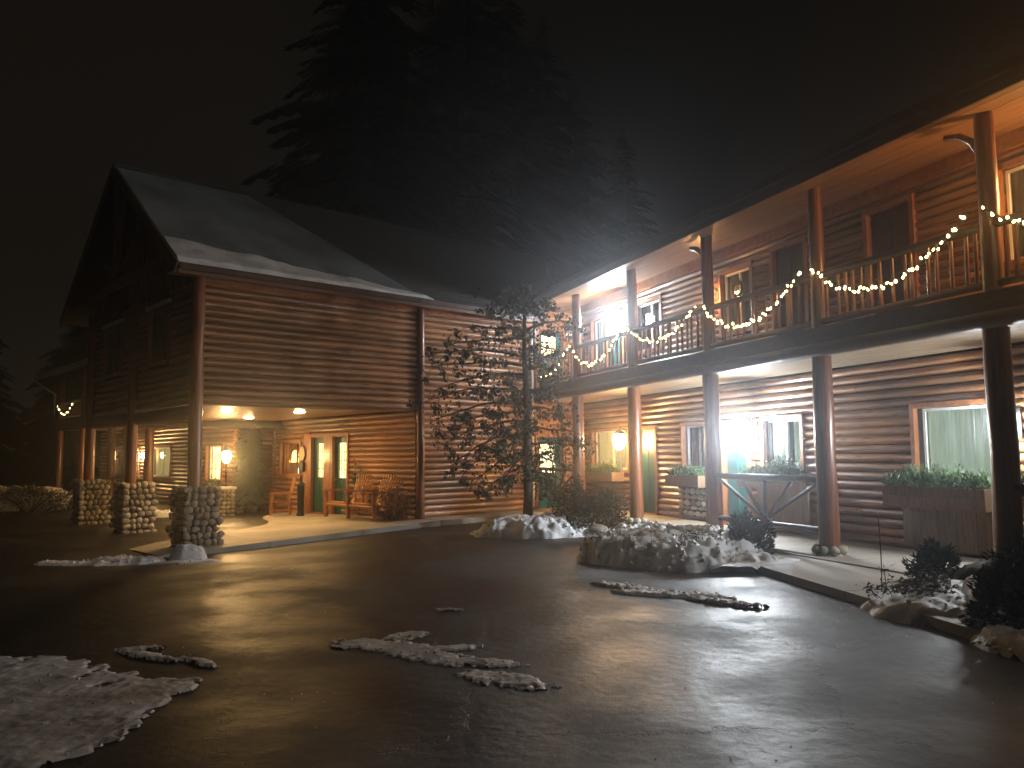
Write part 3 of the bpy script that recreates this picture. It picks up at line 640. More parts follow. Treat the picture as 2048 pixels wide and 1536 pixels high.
# ---------------------------------------------------------------- wall lamps
def wall_lamp(loc, rz, m, label, s=1.0):
    o = thing('wall_lamp', loc, rz, label, 'lamp', 'lantern lamps on the lodge walls')
    MB().box(-.05*s, .05*s, .0, .02, -.11*s, .11*s).build('backplate', MBLACK, o)
    MB().tube([(0, 0, .03*s), (0, -.06*s, .12*s), (0, -.14*s, .14*s), (0, -.15*s, .10*s)], .011*s, 6).build('arm', MBLACK, o, smooth=True)
    MB().lathe([(.085*s, .065*s), (.07*s, .085*s), (.03*s, .115*s), (.01*s, .13*s)], 12, (0, -.15*s, 0)).build('cap', MBLACK, o, smooth=True)
    MB().lathe([(.02*s, -.12*s), (.055*s, -.09*s), (.075*s, -.03*s), (.075*s, .03*s), (.06*s, .062*s)], 12, (0, -.15*s, 0)).build('glass_globe', m, o, smooth=True)
    return o
def LB(x, z, m, label, s=1.0): return wall_lamp(toB(x, YW-.09, z), RB, m, label, s*1.75)
LB(-9.12, 1.93, E_WARM, 'glowing warm yellow wall lantern on the ground floor between curtained window and green door', 1.25)
LB(-3.86, 2.02, E_WHITE, 'brilliant white wall lamp on the ground floor beside the teal door', 1.2)
LB(1.92, 1.95, E_WHITE2, 'white wall lamp at the right edge on the ground floor behind the thick post', 1.1)
LB(-9.2, 5.25, E_WHITE, 'brilliant white wall lamp on the balcony level beside the farther window', 1.2)
LB(-5.0, 5.12, E_ORANGE, 'amber wall lantern on the balcony level behind a post, left of the wreath', .68)
LB(2.5+.95, 5.1, E_ORANGE, 'amber wall lantern on the balcony level beyond the right edge post', 1.2)

# wreath
wr = thing('wreath', toB(-4.15, YW-.16, 5.05), RB, 'round holiday wreath hanging at the balcony level window', 'wreath')
mb = MB()
for k in range(420):
    t = random.random()*2*PI; q = random.random()*2*PI; R = .17; r = .05*random.random()**.5
    c = Vector(((R+r*math.cos(q))*math.cos(t), r*math.sin(q), (R+r*math.cos(q))*math.sin(t))); d = Vector((random.uniform(-1, 1), random.uniform(-1, .3), random.uniform(-1, 1)))*.04; e = Vector((random.uniform(-1, 1), random.uniform(-1, 1), random.uniform(-1, 1)))*.012
    mb.add([c-e, c+e, c+d], [(0, 1, 2)])
tag(mb.build('needles', MBRT, wr), kind='stuff')
MB().tube([(.16*math.cos(t*PI/8), 0, .16*math.sin(t*PI/8)) for t in range(17)], .03, 6).build('ring', MDRY, wr)
MB().lathe([(.01, -.05), (.05, -.03), (.05, .03), (.01, .05)], 10, (0, -.07, -.16)).build('bow', mat('red_ribbon', (.4, .02, .02), .5), wr, smooth=True)

# ---------------------------------------------------------------- string lights
bulb_me = MB().lathe([(.003, .026), (.009, .018), (.015, .0), (.015, -.012), (.006, -.021)], 8).mesh('bulb', E_FAIRY, True)
def swag(xa, za_, xb, zb_, sag, nb, label, y=-.20, frame=(OB, RB), sk=.5):
    o = thing('string_lights', (frame[0].x, frame[0].y, 0), frame[1], label, 'string lights', 'fairy light swags along the balcony rail')
    pts = []; N = 26
    for i in range(N+1):
        u = i/N; w = 4*u*(1-u); s_ = w*(1+.25*(u-.5)*(1 if sk > .5 else -1))
        pts.append(Vector((xa+(xb-xa)*u, y+.012*math.sin(i*1.7), za_+(zb_-za_)*u-sag*s_+.012*math.sin(i*2.3))))
    MB().tube(pts, .012, 5).build('cable', MSHRUB, o, smooth=True)
    gb = MB()
    for i in range(260):
        u = random.random()*N; k = min(N-1, int(u)); c = pts[k].lerp(pts[k+1], u-k); d = Vector((random.gauss(0, 1), random.gauss(0, 1), random.gauss(0, 1))).normalized()*.05; e = Vector((random.gauss(0, 1), random.gauss(0, 1), random.gauss(0, 1))).normalized()*.008
        gb.add([c-e, c+e, c+d], [(0, 1, 2)])
    tag(gb.build('garland_sprigs', MSHRUB, o), kind='stuff')
    for i in range(nb):
        u = (i+.5+random.uniform(-.45, .45))/nb*N; k = min(N-1, int(u)); c = pts[k].lerp(pts[k+1], u-k)
        b = link('bulb', bulb_me, o, (c.x+random.uniform(-.01, .01), c.y-random.uniform(.005, .05), c.z+random.uniform(-.045, .03))); b.rotation_euler = (random.uniform(-.9, .9), random.uniform(-.9, .9), 0); 
        b.scale = [random.uniform(.8, 1.25)]*3
swag(-11.9, 4.35, -9.0, 4.35, .62, 20, 'sparse swag of fairy lights behind the tree, farthest along the balcony')
swag(-8.95, 4.42, -6.05, 4.45, .68, 26, 'fairy light swag left of the brilliant white balcony lamp')
swag(-5.9, 4.45, -3.1, 4.40, .50, 26, 'fairy light swag on the dark railing right of the white balcony lamp')
swag(-2.9, 4.38, -.08, 4.48, .62, 38, 'fairy light swag below the amber lamp and wreath')
swag(.08, 4.44, 2.9, 4.52, .60, 40, 'widest fairy light swag, on the orange balusters left of the thick right post')
swag(3.08, 4.50, 5.9, 4.5, .50, 34, 'bright fairy light swag cut off by the right edge')

# ---------------------------------------------------------------- planters
def sprig_clump(parent, x0, x1, y, z, h, n, m, name='greenery', spread=.13):
    mb = MB()
    for _ in range(n):
        x = random.uniform(x0, x1); yy = y+random.gauss(0, spread*.5); bend = Vector((random.gauss(0, .5), random.gauss(-.15, .5), random.uniform(.3, 1.0))).normalized(); L = h*random.uniform(.35, 1.0)*(.65+.5*noise.noise(Vector((x*3, y, z))))
        p = Vector((x, yy, z)); side = bend.cross(Vector((0, 0, 1))).normalized()
        for k in range(7):
            c = p+bend*L*(k+1)/7+Vector((0, 0, -.25*L*(k/7)**2)); w = side*random.uniform(.03, .07)*(1 if k % 2 else -1)*(1.3-k/7); t = Vector((random.uniform(-.02, .02), random.uniform(-.02, .02), random.uniform(.01, .04)))
            mb.add([c, c+w+t, c+w*.5+t*2+bend*.02], [(0, 1, 2)])
    return tag(mb.build(name, m, parent), kind='stuff')
def planter(x0, x1, z0, z1, label, frameloc, rz, y=1.40, n=520, h=.52, m=MBRT):
    o = thing('flower_box', frameloc, rz, label, 'planter', 'wooden flower boxes under the windows')
    for i, zz in enumerate((z0, (z0+z1)/2)): MB().box(x0, x1, y-.16-.004*i, y-.13, zz+.003, zz+(z1-z0)/2-.003).build('board', MWAIN, o)
    MB().box(x0+.01, x1-.01, y-.128, y+.19, z0, z1-.03).build('box', MDARK, o)
    MB().box(x0-.02, x0, y-.17, y+.19, z0-.01, z1).build('end_board', MWAIN, o); MB().box(x1, x1+.02, y-.17, y+.19, z0-.01, z1).build('end_board', MWAIN, o)
    sprig_clump(o, x0+.05, x1-.05, y+.02, z1-.05, h, n, m)
planter(-11.4, -9.5, .82, 1.05, 'flower box of yellow lit greenery below the warm curtained window', OB, RB)
planter(-6.75, -5.4, .80, 1.05, 'flower box below the dark middle ground floor window', OB, RB, h=.46)
planter(-3.95, -2.35, .85, 1.10, 'flower box with bright green plants under the window right of the teal door', OB, RB, n=760, h=.62)
planter(-.12, 1.68, .72, 1.03, 'long flower box with trailing plants below the pale curtained right window', OB, RB, n=800, h=.56)
planter(2.1, 3.5, .72, 1.03, 'flower box partly hidden by the thick post at the right edge', OB, RB, n=420, h=.6)

# ---------------------------------------------------------------- entrance furniture
def bar_part(parent, p0, p1, w, h, name, m=MTRIM): return MB().bar(p0, p1, w, h).build(name, m, parent)
def fan_seat(o, yc, w=.56, z=.0, tag_=''):
    # faces -X ; seat slats run along Y
    for i in range(6): bar_part(o, (-.52+i*.095, yc-w/2, .37-i*.022), (-.52+i*.095, yc+w/2, .37-i*.022), .08, .022, 'seat_slat', MPALE)
    n = 9
    for i in range(n):
        u = (i-(n-1)/2)/((n-1)/2); H = .78-.14*u*u; y0 = yc+u*w*.36; y1 = yc+u*w*.66
        bar_part(o, (.02, y0, .24), (.30, y1, .24+H), .018, .030, 'back_slat', MPALE)
    bar_part(o, (.10, yc-w*.5, .46), (.10, yc+w*.5, .46), .03, .06, 'back_rail'); bar_part(o, (.22, yc-w*.58, .78), (.22, yc+w*.58, .78), .03, .05, 'back_rail')
s2 = thing('double_log_chair', toA(-.58, 1.35, -.02), RA, 'rustic double armchair of logs with fan slat backs right of the entrance doors', 'chair')
s2.scale = (1.08, 1.08, 1.08)
for y in (-1.13, -.0, .0, 1.13):
    pass
for y in (1.12, .08, -1.05):
    logbar(s2, (-.55, y, 0), (-.55, y, .62), .05, 'front_leg', MTRIM); logbar(s2, (.25, y, 0), (.25, y, .60), .045, 'back_leg', MTRIM)
    bar_part(s2, (-.64, y, .64), (.30, y, .62), .12, .04, 'arm_rest'); logbar(s2, (-.5, y, .33), (.25, y, .25), .035, 'side_rail', MTRIM)
    for k in range(3): bar_part(s2, (-.35+.2*k, y, .34), (-.35+.2*k, y, .62), .03, .03, 'arm_spindle')
logbar(s2, (-.53, -1.05, .30), (-.53, 1.12, .30), .042, 'front_rail', MTRIM); logbar(s2, (-.1, -1.05, .12), (-.1, 1.12, .12), .04, 'stretcher', MTRIM)
fan_seat(s2, .62, .72); fan_seat(s2, -.5, .72)
rc = thing('wooden_armchair', toA(-.75, 5.95, -.17), RA+PI/2+.25, 'small slatted wooden armchair seen from its side beneath the entrance window', 'chair')
rc.rotation_euler = (0, 0, math.radians(12))
for sx in (-.27, .27):
    bar_part(rc, (-.32, sx, 0), (-.30, sx, .62), .05, .06, 'leg'); bar_part(rc, (.24, sx, 0), (.16, sx, .60), .05, .06, 'leg'); bar_part(rc, (-.38, sx, .64), (.26, sx, .63), .09, .03, 'arm_rest'); bar_part(rc, (-.3, sx, .14), (.22, sx, .14), .03, .05, 'side_rail')
for i in range(6): bar_part(rc, (-.30+i*.095, -.25, .38-i*.012), (-.30+i*.095, .25, .38-i*.012), .08, .02, 'seat_slat')
for i in range(7):
    u = (i-3)/3; bar_part(rc, (.16, u*.22, .3), (.34, u*.26, 1.12-.10*u*u), .018, .055, 'back_slat', MPALE)
bar_part(rc, (.20, -.25, .48), (.20, .25, .48), .03, .05, 'back_rail'); bar_part(rc, (.30, -.26, .92), (.30, .26, .92), .03, .05, 'back_rail')
ur = thing('ash_urn', toA(-.72, 4.86, -.15), 0, 'tall dark lidded ash urn standing between the small armchair and the left door', 'urn'); ur.scale = (.66, .66, 1)
MB().lathe([(.17, 0), (.175, .05), (.14, .09), (.15, .4), (.17, .8), (.155, .86)], 16).build('body', MBLACK, ur, smooth=True)
MB().lathe([(.16, .865), (.19, .88), (.17, .93), (.08, .98), (.07, 1.03), (.09, 1.07), (.05, 1.12)], 16).build('lid', MBLACK, ur, smooth=True)
sg = thing('wood_slice_sign', toA(-.10, 6.02-.05, 1.64), RA-PI/2, 'pale wood slice plaque hung on the trim left of the entrance doors', 'sign')
n = 16; mb = MB(); P = [(.19*math.cos(2*PI*k/n)*(1+.12*math.sin(3*k)), .23*math.sin(2*PI*k/n)*(1+.1*math.cos(2.3*k))) for k in range(n)]
mb.v += [(x, -.03, z) for x, z in P]+[(x, .0, z) for x, z in P]; mb.f.append(tuple(range(n))[::-1]); mb.f += [(k, (k+1) % n, (k+1) % n+n, k+n) for k in range(n)]
mb.build('plaque', mat('pale_wood', (.55, .33, .13), .5, (.42, .24, .09), 5), sg); MB().tube([(p[0]*1.05, -.02, p[1]*1.05) for p in P+[P[0]]], .022, 6).build('bark_edge', MDARK, sg)
mbx = thing('letter_box', toA(-.09, 5.93, 1.24), RA-PI/2, 'small dark metal letter box below the wood slice plaque', 'letterbox')
MB().box(-.12, .12, -.09, 0, -.14, .12).build('body', MBLACK, mbx); MB().bar((-.13, -.1, .13), (.13, -.1, .13), .05, .02).build('flap', MBLACK, mbx); MB().box(-.12, .12, -.1, .0, .121, .135).build('top', MBLACK, mbx)
for (y, z1, lb) in ((2.78, 1.52, 'tall thin dark decorative ski leaning on the log wall, left of the pair'), (2.50, 1.36, 'shorter dark decorative ski leaning on the log wall, right of the pair')):
    o = thing('old_ski', toA(-.10, y, -.05), RA-PI/2, lb, 'ski')
    MB().add([(-.035, -.12, 0), (.035, -.12, 0), (.04, -.07, z1*.9), (-.04, -.07, z1*.9), (-.035, -.105, 0), (.035, -.105, 0), (.04, -.055, z1*.9), (-.04, -.055, z1*.9), (0, -.10, z1+.04), (0, -.09, z1+.04)],
             [(0,1,2,3),(4,7,6,5),(0,4,5,1),(1,5,6,2),(3,7,4,0),(3,2,8),(7,9,6),(2,6,9,8),(7,3,8,9)]).build('blade', MDARK, o)
    MB().box(-.05, .05, -.15, -.075, z1*.55, z1*.55+.16).build('binding', MBLACK, o); MB().box(-.06, .06, -.14, -.07, z1*.72, z1*.72+.05).build('strap', MBLACK, o)

# ---------------------------------------------------------------- vegetation
def shrub(loc, rx, rz_, n, m, label, name='evergreen_shrub', leaf=.05, cat='shrub', stalks=True):
    o = thing(name, loc, 0, label, cat); mb = MB()
    for _ in range(n):
        d = Vector((random.gauss(0, 1), random.gauss(0, 1), random.gauss(0, 1))).normalized(); d.z = abs(d.z)*.98+.02
        k = (.55+.45*random.random()**.5)*(1+.55*noise.noise(d*1.9+Vector(loc))+.25*noise.noise(d*5+Vector(loc))); c = Vector((d.x*rx*k, d.y*rx*k, .05+d.z*rz_*k)); t = (d+Vector((random.gauss(0, .6), random.gauss(0, .6), random.gauss(0, .6)))).normalized()
        s = t.cross(Vector((random.random(), random.random(), random.random()))).normalized()*leaf*.35; mb.add([c-s, c+s, c+t*leaf*1.6], [(0, 1, 2)])
    tag(mb.build('foliage', m, o), kind='stuff')
    st = MB()
    for k in range(9):
        a = k*.7; st.tube([(0, 0, 0), (rx*.3*math.cos(a), rx*.3*math.sin(a), rz_*.5), (rx*.6*math.cos(a), rx*.6*math.sin(a), rz_*.85)], [.02, .014, .006], 5)
    st.build('stems', MBARK, o); return o
shrub((1.62, 17.55, -.1), .78, .82, 5200, MSHRUB, 'dark rounded evergreen shrub beside the snow heap under the tree')
shrub((3.72, 12.95, -.1), .36, .62, 2200, MSHRUB, 'dark upright shrub at the right end of the large dirty snow bank')
shrub((5.15, 9.95, 0), .26, .34, 1400, MSHRUB, 'small round dark shrub beside the brown mound by the walkway')
shrub((6.15, 9.15, 0), .62, .62, 3600, MSHRUB, 'broad low dark shrub in front of the thick post')
shrub((4.62, 7.45, -.1), .40, .62, 2600, MSHRUB, 'dark shrub half out of the frame at the right, nearest the camera')
shrub((5.1, 7.9, -.05), .40, .62, 2200, MSHRUB, 'dark shrub at the right edge beside the white snow streak')
def dry_plant(loc, w, n, label, hh=1.0):
    o = thing('withered_plant', loc, 0, label, 'plant'); mb = MB(); lf = MB()
    for _ in range(n):
        a = random.random()*2*PI; L = random.uniform(.12, .34)*hh; d = Vector((math.cos(a)*random.random(), math.sin(a)*random.random(), random.uniform(.3, 1))).normalized(); p = Vector((random.gauss(0, w), random.gauss(0, w*.6), 0)); q = p+d*L; r = q+Vector((d.x, d.y, -.3))*.1
        mb.tube([p, q, r], [.006, .004, .003], 4)
        for _ in range(14):
            c = q+Vector((random.gauss(0, .04), random.gauss(0, .04), random.gauss(0, .03))); e = Vector((random.gauss(0, .03), random.gauss(0, .03), random.gauss(0, .02))); f = Vector((random.gauss(0, .03), random.gauss(0, .03), random.gauss(0, .02))); lf.add([c, c+e, c+f], [(0, 1, 2)])
    mb.build('stalks', MDRY, o); tag(lf.build('dead_leaves', MDRY, o), kind='stuff')
dry_plant((4.22, 8.75, -.05), .2, 40, 'clump of withered brown plants at the corner of the right snow bed')
dry_plant((4.55, 8.95, -.05), .16, 26, 'withered brown plants just right of the corner clump in the snow bed')
dry_plant((2.75, 12.35, .08), .20, 26, 'withered stalks poking out of the front of the large snow bank')
o = thing('garden_stake', (4.13, 9.15, -.05), 0, 'thin upright garden stake in the corner of the right snow bed', 'stake')
MB().tube([(0, 0, 0), (.01, 0, .45), (0, 0, .9)], .006, 5).build('rod', MBLACK, o); MB().lathe([(.001, .88), (.012, .9), (.012, .93), (.001, .95)], 6).build('tip', mat('yellow_tip', (.5, .35, .05), .5), o)
# dried brush beside the double chair
dry_plant(tuple(toA(-.62, .22, -.02)), .13, 70, 'tall bundle of dry brown stalks at the right end of the double chair', 2.9)

# leafy tree with drooping clumps
def leafy_tree(loc):
    o = thing('leafy_tree', loc, 0, 'sparse tree with hanging leaf clumps standing in the snow heap at the building corner', 'tree')
    H = 5.65
    tr = [(0, 0, 0), (.03, 0, .8), (-.01, .02, 1.6), (.03, 0, 2.4), (0, 0, 3.2), (-.03, .02, 4.0), (-.02, 0, 4.8), (-.10, 0, 5.4), (-.14, 0, 5.7)]
    MB().tube(tr, [.13, .105, .095, .085, .07, .055, .04, .022, .008], 10, True, .05).build('trunk', MBARK, o, smooth=True)
    lf = MB()
    def clump(c, R, n):
        for _ in range(n):
            p = Vector(c)+Vector((random.gauss(0, R*.5), random.gauss(0, R*.5), random.gauss(-R*.25, R*.55))); d = Vector((random.gauss(0, .6), random.gauss(0, .6), -random.uniform(.3, 1.1))).normalized(); s = d.cross(Vector((random.random()-.5, random.random()-.5, random.random()-.5))).normalized()
            L = random.uniform(.05, .105); w = L*.34; lf.add([p, p+d*L*.5+s*w, p+d*L, p+d*L*.5-s*w], [(0, 1, 2, 3)])
    def limb(z, az, L, rise, droop, dens=1.0):
        a = math.radians(az); N = 7; pts = []
        for i in range(N+1):
            u = i/N; r = L*u; pts.append(Vector((math.cos(a)*r+random.uniform(-.04, .04), math.sin(a)*r+random.uniform(-.04, .04), z+rise*u-droop*u*u+random.uniform(-.03, .03))))
        MB().tube(pts, [.032*(1-.85*i/N)+.004 for i in range(N+1)], 6).build('limb', MBARK, o, smooth=True)
        for i in range(2, N+1):
            for _ in range(3):
                if random.random() > .80*dens: continue
                p = pts[i]; q = p+Vector((random.uniform(-.28, .28), random.uniform(-.28, .28), random.uniform(-.28, .12)))
                MB_t.tube([p, (p+q)/2+Vector((0, 0, .04)), q], [.008, .006, .003], 4); clump(q, random.uniform(.07, .14), int(random.randint(12, 30)))
    MB_t = MB()
    # (height, azimuth, length, rise, droop)  180 = towards the left of the picture
    for a in ((4.9, 185, .9, .5, .3), (4.5, 200, 1.5, .2, .2), (4.3, 172, 1.9, .2, .3), (3.9, 190, 2.2, .5, .5), (3.7, 176, 2.4, .3, .3), (3.5, 160, 2.2, .25, .5), (3.1, 188, 2.35, .45, .7), (2.8, 170, 2.3, .4, .8), (2.6, 200, 1.9, .2, .6), (2.4, 182, 1.9, .2, .7), (2.1, 165, 1.7, .2, .8), (1.9, 195, 1.5, .2, .9), (1.7, 178, 1.2, .0, .7), (1.4, 186, .9, .0, .6),
              (4.9, 10, .7, .5, .2), (4.5, 350, 1.1, .5, .3), (4.1, 20, .9, .3, .4), (3.6, 355, .8, .3, .4), (3.1, 340, .7, .2, .3), (2.7, 5, 1.0, .1, .2), (2.2, 352, 1.25, .2, .3), (1.9, 15, 1.4, .2, .3), (1.6, 345, 1.1, .1, .5), (1.3, 358, 1.0, .0, .4), (1.1, 10, .8, .0, .3),
              (4.6, 90, .8, .3, .3), (3.9, 270, .9, .3, .4), (3.2, 95, 1.1, .2, .5), (2.6, 265, 1.0, .3, .6), (2.0, 85, .9, .2, .6), (4.9, 265, .6, .5, .2), (5.1, 100, .4, .5, .1), (2.3, 230, 1.5, .3, .8), (3.4, 225, 1.6, .4, .7), (1.6, 235, 1.0, .1, .6)):
        limb(*a)
    tag(MB_t.build('twigs', MBARK, o), kind='stuff')
    for k in range(26): clump((random.gauss(-.25, .35), random.gauss(0, .3), random.uniform(4.9, 5.6)), .10, 10)
    for k in range(26): clump((random.gauss(-.35, .5), random.gauss(0, .4), random.uniform(1.2, 3.2)), .14, 16)
    tag(lf.build('foliage', MLEAF, o), kind='stuff')
leafy_tree((.32, 18.25, -.1))

# conifers
def conifer_mesh(H, R, n, seed):
    rnd = random.Random(seed); mb = MB()
    z = H*.10
    lev = 0
    while z < H*.985:
        u = (z-H*.1)/(H*.9); L = R*(1-u)**.8*(.7+.5*rnd.random()); k = max(6, int(22*(1-u)+6))
        for i in range(k):
            a = rnd.random()*2*PI; l = L*rnd.uniform(.55, 1.1); d = Vector((math.cos(a), math.sin(a), 0)); s = Vector((-d.y, d.x, 0))
            for j in range(6):
                t0, t1 = j/6, (j+1)/6+.12; p = d*l*t0+Vector((0, 0, z-.25*l*t0*t0)); q = d*l*t1+Vector((0, 0, z-.25*l*t1*t1-.12*l)); w = s*l*.24*(1.1-t0)*rnd.uniform(.5, 1.2)
                mb.add([p, q+w, q+d*.1*l], [(0, 1, 2)]); mb.add([p, q-w, q+d*.1*l+Vector((0, 0, -.1))], [(0, 1, 2)])
        z += H*.011*rnd.uniform(.7, 1.3)
    return mb.mesh('crown', MNEED), MB().tube([(0, 0, 0), (0, 0, H*.5), (0, 0, H*.99)], [H*.016, H*.010, .02], 8).mesh('trunk', MBARK, True)
CM = [conifer_mesh(26, 5.6, 0, 3), conifer_mesh(20, 4.6, 0, 5), conifer_mesh(15, 4.4, 0, 9)]
def conifer(i, x, y, label, rz=0, sc=1):
    o = thing('conifer', (x, y, -.3), rz, label, 'tree', 'dark conifers standing behind the lodge'); o.scale = (sc, sc, sc)
    link('crown', CM[i][0], o); link('trunk', CM[i][1], o)
conifer(0, -7.2, 38, 'tallest black conifer rising behind the middle of the lodge roof', 0, 1.25)
conifer(0, -2.5, 42, 'black conifer just right of the tallest one behind the roof', 1.3, 1.25)
conifer(0, -11.5, 42, 'black conifer left of the tallest one, its tip against the brown sky', 2.2, .74)
conifer(0, -5, 52, 'black conifer filling the gap behind the two tallest', 2.5, 1.35)
conifer(0, 4.5, 56, 'tall black conifer behind the building corner, farther back', .5, 1.15)
conifer(0, -9.8, 47, 'black conifer overlapping the left side of the tallest one', 1.1, 1.05)
conifer(0, -.2, 45, 'black conifer between the two rightmost tall ones behind the corner', 2.9, 1.2)
conifer(1, -14.5, 36, 'short black conifer poking above the lodge ridge', .6, .60)
conifer(0, 2.0, 46, 'black conifer behind the corner where the two buildings meet', 4, 1.1)
conifer(0, 7.0, 48, 'black conifer behind the far end of the long wing', 5, .85)
conifer(2, -30.5, 44, 'dark conifer at the left edge behind the far wing', 1, .85)
conifer(2, -35, 40, 'dark conifer at the far left edge of the picture', 3, .75)
conifer(2, -25.5, 47, 'dark conifer between the left edge and the gabled lodge', 2, .8)

# ---------------------------------------------------------------- FAR WING (left, behind the porch)
C = thing('far_wing', toA(-3.0, 8.4, -.32), RA-PI/2, 'distant log wing with balcony and snowy roof seen past the porch at the left', 'lodge')
# local X = -y_A ; local Y (into building) = +x_A
XC0, XC1 = -14.8, 0.0; YC = 1.8
wc = Wall(C, (0, YC, 0), 0); TC = lambda y: 8.4-y
opC = [(TC(20.8), TC(19.6), .0, 2.15), (TC(16.3), TC(14.1), 1.15, 2.25), (TC(18.6), TC(17.6), 1.15, 2.2), (TC(10.6), TC(9.3), 1.1, 2.25)]
wc.logs(XC0, XC1, 0, 3.0, opC); wc.door(*opC[0], handle='r'); wc.window(*opC[1], curtain=MCURTB); wc.window(*opC[2], curtain=MCURTD); wc.window(*opC[3], lit=E_LACE, curtain=None, muntin=(2, 2))
wc.logs(XC0, XC1, 3.5, 5.6, [(TC(21.5), TC(20.3), 3.5, 5.5)]); wc.door(TC(21.5), TC(20.3), 3.5, 5.5, m=MDARK)
wce = Wall(C, (0, 0, 0), PI/2); 
we = Wall(C, (0, YC, 0), PI/2); we.logs(0, 1.3, 0, 3.0, [])
MB().box(XC0, XC1, -.1, YC, 3.1, 3.4).build('balcony_floor', MDECK, C); MB().box(XC0, XC1, -.18, -.11, 3.05, 3.48).build('rim_board', MDARK, C)
cps = [TC(22.6), TC(19.0), TC(15.1), TC(11.0)]
for x in cps: post(C, x, 0, 0, 3.06, .15, .14); post(C, x, 0, 3.06, 5.45, .12, .11)
post(C, TC(16.4), .9, 0, 3.06, .14)
for a, b in zip(cps, cps[1:]):
    rl = logbar(C, (a, 0, 4.25), (b, 0, 4.25), .05, 'balcony_railing'); logbar(rl, (a, 0, 3.6), (b, 0, 3.6), .045, 'bottom_rail')
    for i in range(16): link('baluster', bal_me, rl, (a+(b-a)*(i+.5)/16, 0, -.05))
mb = MB(); P = [(XC0-.9, -.8, 5.55), (XC1, -.8, 5.55), (XC1, 5, 7.2), (XC0-.9, 5, 7.2)]
mb.add(P+[(a, b, c-.2) for a, b, c in P], [(0,1,2,3),(7,6,5,4),(0,4,5,1),(1,5,6,2),(2,6,7,3),(3,7,4,0)]); mb.build('roof', MSHING, C)
P = [(XC0-.85, -.75, 5.58), (XC1, -.75, 5.58), (XC1, 4.9, 7.19), (XC0-.85, 4.9, 7.19)]
mb = MB(); mb.add(P+[(a, b, c+.05) for a, b, c in P], [(4,5,6,7),(0,1,5,4),(3,0,4,7),(1,2,6,5)])
MB().tube([(XC0-.95, -.85, 5.40), (XC0-.4, -.5, 5.0), (XC0+.1, -.16, 4.7), (XC0+.1, -.16, 3.5)], .05, 8).build('downspout', MWHITE, C, smooth=True)
MB().box(XC0-.9, XC1, -.84, -.80, 5.32, 5.54).build('fascia', MWHITE, C)
MB().box(XC0, XC0+.1, YC+.1, 5, 0, 6.5).build('end_wall', MDARK, C)
o = mb.build('roof_snow', MSNOWDIM, None, C.location, RA-PI/2); tag(o, 'thin snow on the roof of the distant left wing', 'snow')
wall_lamp(toA(-1.30, 18.0, 1.60), RA-PI/2, E_WARM, 'warm wall lantern by the green door of the distant left wing, seen through the porch', 1.4)
gl = thing('garden_lamp', toA(-1.75, 7.72, -.3), RA, 'round warm lantern on a stone plinth glowing among greenery behind the porch', 'lamp')
mp = MB().box(-.18, .18, -.18, .18, 0, .88).build('plinth', MMORT, gl)
for side in range(4):
    for rr in range(7):
        for q in range(3):
            t = -.13+q*.13; d = -.185; l_ = [(t, d), (-d, t), (-t, -d), (d, -t)][side]; stone(mp, (l_[0], l_[1], .07+rr*.125), .068, .068, .06)
MB().box(-.24, .24, -.24, .24, .88, .95).build('cap_stone', MSNOW, gl); MB().tube([(0, 0, .95), (0, 0, 1.68)], .03, 8).build('pole', MBLACK, gl)
MB().lathe([(.04, 1.68), (.11, 1.76), (.14, 1.88), (.12, 2.0), (.06, 2.04)], 12).build('glass_globe', E_WARM, gl, smooth=True); MB().lathe([(.14, 2.045), (.10, 2.1), (.02, 2.16)], 12).build('cap', MBLACK, gl, smooth=True)
wall_lamp(toA(-1.30, 16.42, 1.66), RA-PI/2, E_WARM, 'warm wall lantern of the distant wing between two posts, beside its curtained window', 1.1)
fo = (C.location.copy(), RA-PI/2); fo[0].z = 0
oswag = swag(TC(22.5), 4.0, TC(19.6), 3.9, .55, 12, 'few yellow fairy lights on the balcony of the distant left wing', y=-.2, frame=(Vector((C.location.x, C.location.y, 0)), RA-PI/2))
r = thing('log_railing', toA(-3.0, 15.0, -.32), RA-PI/2, 'fan spoked log railing of the distant wing seen left of the corner pillar', 'railing')
logbar(r, (.15, 0, 1.14), (3.8, 0, 1.14), .055, 'top_rail', MPOST); logbar(r, (.15, 0, .36), (3.8, 0, .36), .05, 'bottom_rail', MPOST)
for p in ((.2, 0, 1.08), (1.1, 0, 1.1), (1.95, 0, 1.1), (2.8, 0, 1.1), (3.7, 0, 1.08)): logbar(r, (1.95, 0, .42), p, .034, 'spoke', MPOST, 8)
slab('sidewalk', [(-3.5, 8.12), (-1.1, 8.12), (-1.1, 24), (-3.5, 24)], lambda x, y: -.3, MCONC, toA)
# greenery and rocks between porch and far wing
def cedar(loc, H, R, label, n=2600):
    o = thing('cedar_tree', loc, 0, label, 'tree'); mb = MB(); MB().tube([(0, 0, 0), (.02, 0, H*.5), (0, 0, H)], [.14, .1, .03], 8, True, .05).build('trunk', MBARK, o, smooth=True)
    for _ in range(n):
        u = random.random()**.8; z = H*(.12+.88*u); a = random.random()*2*PI; rr = R*(1-.5*u)*random.random()**.6; c = Vector((rr*math.cos(a), rr*math.sin(a), z-.2*rr)); d = Vector((math.cos(a), math.sin(a), -.6)).normalized()*.13; s = Vector((-math.sin(a), math.cos(a), random.uniform(-.4, .4)))*.05
        mb.add([c-s, c+s, c+d], [(0, 1, 2)])
    tag(mb.build('foliage', MLEAF, o), kind='stuff')
cedar(tuple(toA(-.95, 7.9, -.3)), 3.0, .62, 'dark evergreen standing just beyond the back of the porch', 4200)
shrub(tuple(toA(-1.8, 9.3, -.3)), .7, 1.0, 3600, MBRT, 'lamp lit green shrub left of the dark evergreen beyond the porch')
